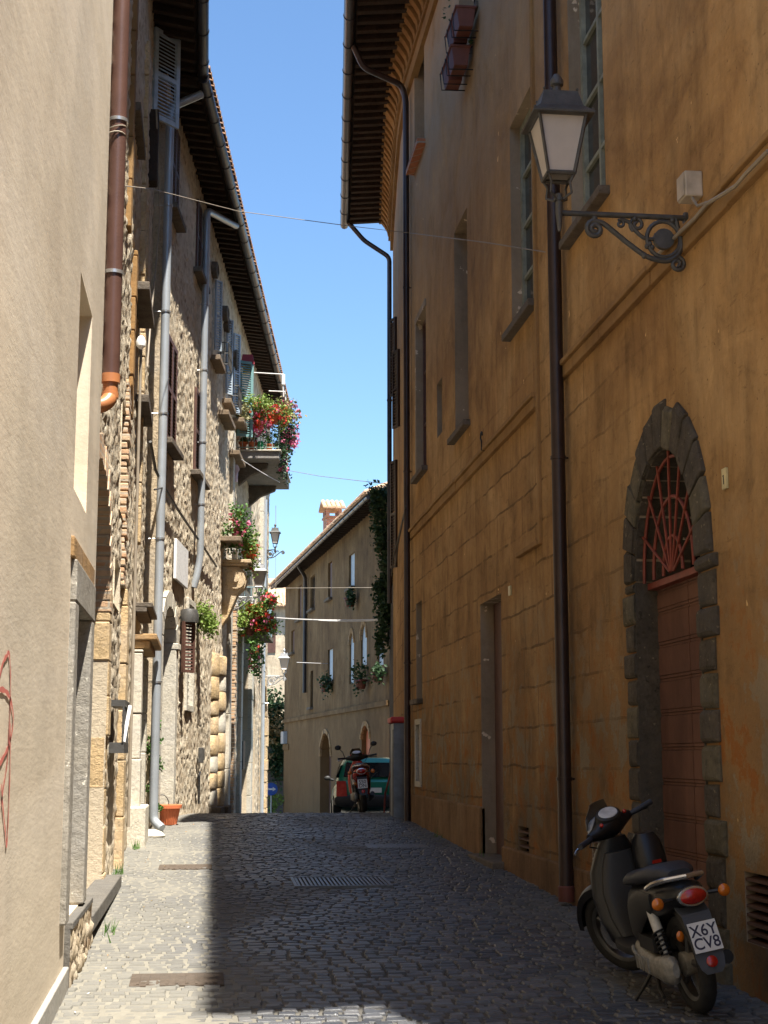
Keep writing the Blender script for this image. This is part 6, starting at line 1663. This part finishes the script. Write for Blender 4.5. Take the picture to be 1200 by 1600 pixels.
    # handlebar, cluster
    hd = MB(); hd.skin([[S @ v for v in [Vector((1.045+dx*.9, y, zc+dx2)) for dx, dx2 in [(w*math.cos(q)*1.0, h*math.sin(q)) for q in [2*math.pi*j/16 for j in range(16)]]]] for y, zc, w, h in ((-.20, 1.0, .03, .028), (-.13, 1.0, .05, .045), (-.06, 1.01, .085, .075), (0, 1.015, .10, .085), (.06, 1.01, .085, .075), (.13, 1.0, .05, .045), (.20, 1.0, .03, .028))])
    hd.build('handlebar_cover', B2 if bodyc != 'dark' else B1, t, True)
    dn = Vector((-.50, 0, .86)).normalized(); du = Vector((.86, 0, .50)).normalized(); dc = Vector((1.015, 0, 1.085))
    di = MB(); di.skin([[S @ (dc+dn*d+du*r*.85*math.sin(q)+Vector((0, 1, 0))*r*1.2*math.cos(q)) for q in [2*math.pi*j/22 for j in range(22)]] for d, r in ((-.06, .085), (.0, .08), (.008, .07))]); dd = di.build('instrument_housing', B2, t, True)
    dg_ = MB(); dg_.skin([[S @ (dc+dn*d+du*r*.85*math.sin(q)+Vector((0, 1, 0))*r*1.2*math.cos(q)) for q in [2*math.pi*j/22 for j in range(22)]] for d, r in ((.008, .062), (.012, .058))]); dg_.build('dial', LENS, dd, True)
    for y in (-.1, .1):
        sw = MB(); sw.ball(S @ Vector((.985, y*1.15, 1.05)), .014, 8, 6); sw.build('switch', RED, t, True)
    for y in (-1, 1):
        g_ = MB(); g_.tube([S @ Vector((1.04, y*.19, 1.0)), S @ Vector((1.0, y*.25, 1.005)), S @ Vector((.975, y*.36, 1.01))], [.016, .019, .019], 10); g_.build('grip', SEAT, t, True)
        lv = MB(); lv.tube([S @ Vector((1.05, y*.20, .995)), S @ Vector((1.075, y*.25, .985)), S @ Vector((1.05, y*.34, .975)), S @ Vector((1.035, y*.37, .97))], .008, 8); lv.build('brake_lever', CH if y > 0 else B2, t, True)
    hl = MB(); hl.skin([[S @ Vector((1.13+dx, r*1.2*math.cos(q), .99+r*math.sin(q))) for q in [2*math.pi*j/20 for j in range(20)]] for dx, r in ((-.08, .06), (.0, .085), (.03, .08), (.045, .05))]); hl.build('headlight', LENS, t, True)
    ws = MB(); ws.skin([[S @ Vector((x, w*c_, z+.0)) for c_, x in ((-1, x0_), (-.5, x0_+.035), (0, x0_+.045), (.5, x0_+.035), (1, x0_))]+[S @ Vector((x-.006, w*c_, z)) for c_, x in ((1, x0_), (.5, x0_+.035), (0, x0_+.045), (-.5, x0_+.035), (-1, x0_))] for x0_, z, w in ((1.14, 1.02, .12), (1.12, 1.10, .11), (1.085, 1.165, .07))]); ws.build('fly_screen', simple('smoked_screen', (.12, .09, .06), .15, 0, .1, 5, 0), t, True)
    cb_ = MB(); cb_.tube([S @ Vector((1.03, .2, .99)), S @ Vector((1.12, .16, .93)), Vector((1.13, .05, .85))], .005, 5); cb_.tube([S @ Vector((1.03, -.2, .99)), S @ Vector((1.12, -.16, .93)), Vector((1.13, -.05, .85))], .005, 5); cb_.build('brake_cables', M['irondark'], t)
    if mirrors:
        for y in (-1, 1):
            mm_ = MB(); mm_.tube([S @ Vector((1.03, y*.22, 1.01)), S @ Vector((1.02, y*.25, 1.12)), S @ Vector((1.0, y*.31, 1.19))], .007, 6); o_ = mm_.build('mirror_stalk', M['irondark'], t, True)
            m2 = MB(); m2.ball(S @ Vector((1.0, y*.33, 1.21)), .06, 12, 8, sc=(.3, 1, .75)); m2.build('mirror', B2, t, True)
    if bodyc == 'dark':
        bg_ = MB(); bg_.skin([ringz(.62, .90, .06, .07), ringz(.66, .89, .085, .10), ringz(.78, .90, .085, .10), ringz(.88, .92, .075, .09), ringz(.93, .93, .05, .06)])
        for v in bg_.v: v.y -= .17
        bo_ = bg_.build('storage_box', B1, t, True)
        mk = MB(); mk.box((.803, -.21, .745), (.806, -.15, .765)); mk.build('red_mark', RED, bo_)
    return t
def place(rear, front, lean, sc=1.0):
    a = Vector(rear); b = Vector(front); x = (b-a).normalized(); up = Vector((0, 0, 1)); y = up.cross(x).normalized(); z = x.cross(y)
    Mx = Matrix(((x.x, y.x, z.x, a.x), (x.y, y.y, z.y, a.y), (x.z, y.z, z.z, a.z), (0, 0, 0, 1)))
    return Mx @ Matrix.Rotation(R(-lean), 4, 'X') @ Matrix.Scale(sc, 4)
ra_ = (2.69, 8.20, gz(8.2)+.005); fa_ = (2.64, 9.40, gz(9.40)+.005)
scooter(place(ra_, fa_, 11, .94), 'dirty black and grey scooter parked beside the arched stone doorway, seen from behind', 'dark', 30)
ra_ = on_y(569, 1274, 26.6); ra_.z = gz(26.6)+.01
scooter(place(ra_, (ra_.x+.08, ra_.y+1.32, gz(27.9)+.01), 5), 'red and black scooter standing at the crest in front of the green car', 'red', 5, True, ('550', 'DN'))

# ================================================================ green car
def car():
    CY0 = 34.2; c = on_y(523, 1240, CY0); W = .80
    x0 = c.x+W; zg = gz(CY0+1.5)
    fw = Vector((.06, 1, -.06)).normalized(); rt = fw.cross(Vector((0, 0, 1))).normalized(); up = rt.cross(fw)
    Mx = Matrix(((fw.x, -rt.x, up.x, x0), (fw.y, -rt.y, up.y, CY0), (fw.z, -rt.z, up.z, gz(CY0)), (0, 0, 0, 1)))
    t = thing('parked_car', 'green hatchback car parked beyond the crest, half hidden behind the red scooter', 'car', M=Mx)
    G = simple('green_car_paint', (.02, .20, .13), .22, .2, .06, 3, 0, spec=.6); K = simple('black_bumper', (.02, .02, .02), .6)
    def ring(x, z0, z1, w, n=20, e=4):
        zc, h = (z0+z1)/2, (z1-z0)/2; o = []
        for k in range(n):
            a = 2*math.pi*k/n; cc, ss = math.cos(a), math.sin(a); o.append(Vector((x, w*math.copysign(abs(cc)**(2/e), cc), zc+h*math.copysign(abs(ss)**(2/e), ss))))
        return o
    mb = MB(); mb.skin([ring(.0, .42, .84, .66), ring(.06, .28, .90, .76), ring(.3, .22, .93, .80), ring(1.2, .2, .93, .81), ring(2.6, .2, .92, .81), ring(3.2, .22, .82, .79), ring(3.6, .26, .70, .74), ring(3.72, .35, .60, .6)]); mb.build('body', G, t, True)
    def rz(z, xa, xb, w, e=5, n=24):
        xc, hx = (xa+xb)/2, (xb-xa)/2; o = []
        for k in range(n):
            a = 2*math.pi*k/n; cc, ss = math.cos(a), math.sin(a); o.append(Vector((xc+hx*math.copysign(abs(cc)**(2/e), cc), w*math.copysign(abs(ss)**(2/e), ss), z)))
        return o
    mb = MB(); mb.skin([rz(.86, .08, 2.75, .76), rz(1.0, .14, 2.55, .73), rz(1.25, .28, 2.15, .64), rz(1.38, .40, 1.95, .58), rz(1.42, .55, 1.8, .50)]); mb.build('cabin', G, t, True)
    mb = MB(); mb.prism([(.085, -.60, .95), (.085, .60, .95), (.25, .53, 1.28), (.25, -.53, 1.28)], (-.015, 0, .005)); mb.build('rear_window', M['glassdark'], t)
    for y in (-1, 1):
        mb = MB(); mb.prism([(.35, y*.745, .97), (2.3, y*.745, .97), (1.95, y*.655, 1.28), (.5, y*.655, 1.28)], (0, y*.012, 0)); mb.build('side_window', M['glassdark'], t)
        mb = MB(); mb.prism([(-.03, y*.52, .52), (-.01, y*.76, .52), (.03, y*.755, .86), (.0, y*.55, .86)], (-.03, 0, 0)); mb.build('tail_light', M['fred'], t)
        mb = MB(); mb.tube([(2.2, y*.78, .98), (2.15, y*.88, 1.0)], .03, 6); mb.ball((2.12, y*.92, 1.02), .08, 8, 6, sc=(.4, 1, .7)); mb.build('mirror', K, t, True)
    for x in (.65, 3.05):
        for y in (-1, 1):
            mb = MB(); mb.skin([[Vector((x+r*math.cos(q), y*yy, .29+r*math.sin(q))) for q in [2*math.pi*j/24 for j in range(24)]] for yy, r in ((.64, .24), (.65, .29), (.80, .29), (.82, .25))]); w_ = mb.build('wheel', simple('car_tyre', (.02, .02, .02), .85), t, True)
            mb = MB(); mb.skin([[Vector((x+r*math.cos(q), y*yy, .29+r*math.sin(q))) for q in [2*math.pi*j/16 for j in range(16)]] for yy, r in ((.80, .18), (.826, .17), (.82, .05))]); mb.build('rim', M['steel'], w_, True)
    mb = MB(); mb.skin([ring(-.07, .34, .52, .70), ring(-.03, .28, .56, .80), ring(.3, .28, .54, .825)]); mb.build('rear_bumper', K, t, True)
    mb = MB(); mb.box((-.035, -.26, .60), (-.01, .26, .71)); mb.build('number_plate', M['white'], t)
    mb = MB(); mb.tube([(.05, .0, .92), (.02, -.2, 1.08)], .01, 5); mb.build('wiper', K, t)
car()

# ================================================================ small things on the ground
rr = random.Random(77)
mb = MB()
for k in range(70):
    y = rr.uniform(7.5, 24); x = lx(y)+.1+abs(rr.gauss(0, .45)); 
    if rr.random() < .25: x = rr.uniform(-.6, 3.0)
    z = gz(y)+.008; a = rr.uniform(0, 6.28); L_ = rr.uniform(.008, .022); w_ = L_*rr.uniform(.3, .7)
    c, s_ = math.cos(a), math.sin(a)
    mb.add([(x+c*L_, y+s_*L_, z), (x-s_*w_, y+c*w_, z+.006), (x-c*L_, y-s_*L_, z+.001), (x+s_*w_, y-c*w_, z+.007)], [(0, 1, 2), (0, 2, 3)], rr.choice((0, 0, 1, 1, 2)))
o = mb.build('litter', [M['white'], M['dry'], simple('orange_scrap', (.6, .3, .08), .7)]); tag(o, 'scattered paper scraps and dry petals lying on the sunny paving', 'litter', kind='stuff')
mb = MB()
for (x, y, n) in ((-.84, 14.3, 60), (-.84, 14.9, 40), (-.84, 15.6, 30), (-.80, 18.5, 26), (3.06, 16.8, 20), (3.05, 20.0, 16), (-.68, 11.6, 18)):
    for k in range(n):
        bx, by = x+rr.uniform(-.03, .05), y+rr.gauss(0, .14); h_ = rr.uniform(.03, .13); a = rr.uniform(0, 6.28); z = gz(by)
        dx, dy = math.cos(a)*.006, math.sin(a)*.006; lx_, ly_ = rr.uniform(-.04, .05), rr.uniform(-.05, .05)
        mb.add([(bx-dx, by-dy, z), (bx+dx, by+dy, z), (bx+lx_, by+ly_, z+h_)], [(0, 1, 2)])
o = mb.build('weeds', M['leaf']); tag(o, 'thin green weeds growing along the foot of the walls', 'weeds', kind='stuff')
mb = MB(); g2 = on_ground(236, 1308)
prof = [(.17, 0), (.175, .02), (.13, .07), (.05, .1), (.001, .102)]
mb.lathe(prof, g2, 12)
for v in mb.v: v.x += .02*noise.noise(v*9); v.y += .03*noise.noise(v*7)
single(mb, 'cement_lump', M['palestone'], 'low pale lump of cement on the paving left of the orange pot', 'cement lump', smooth=True)
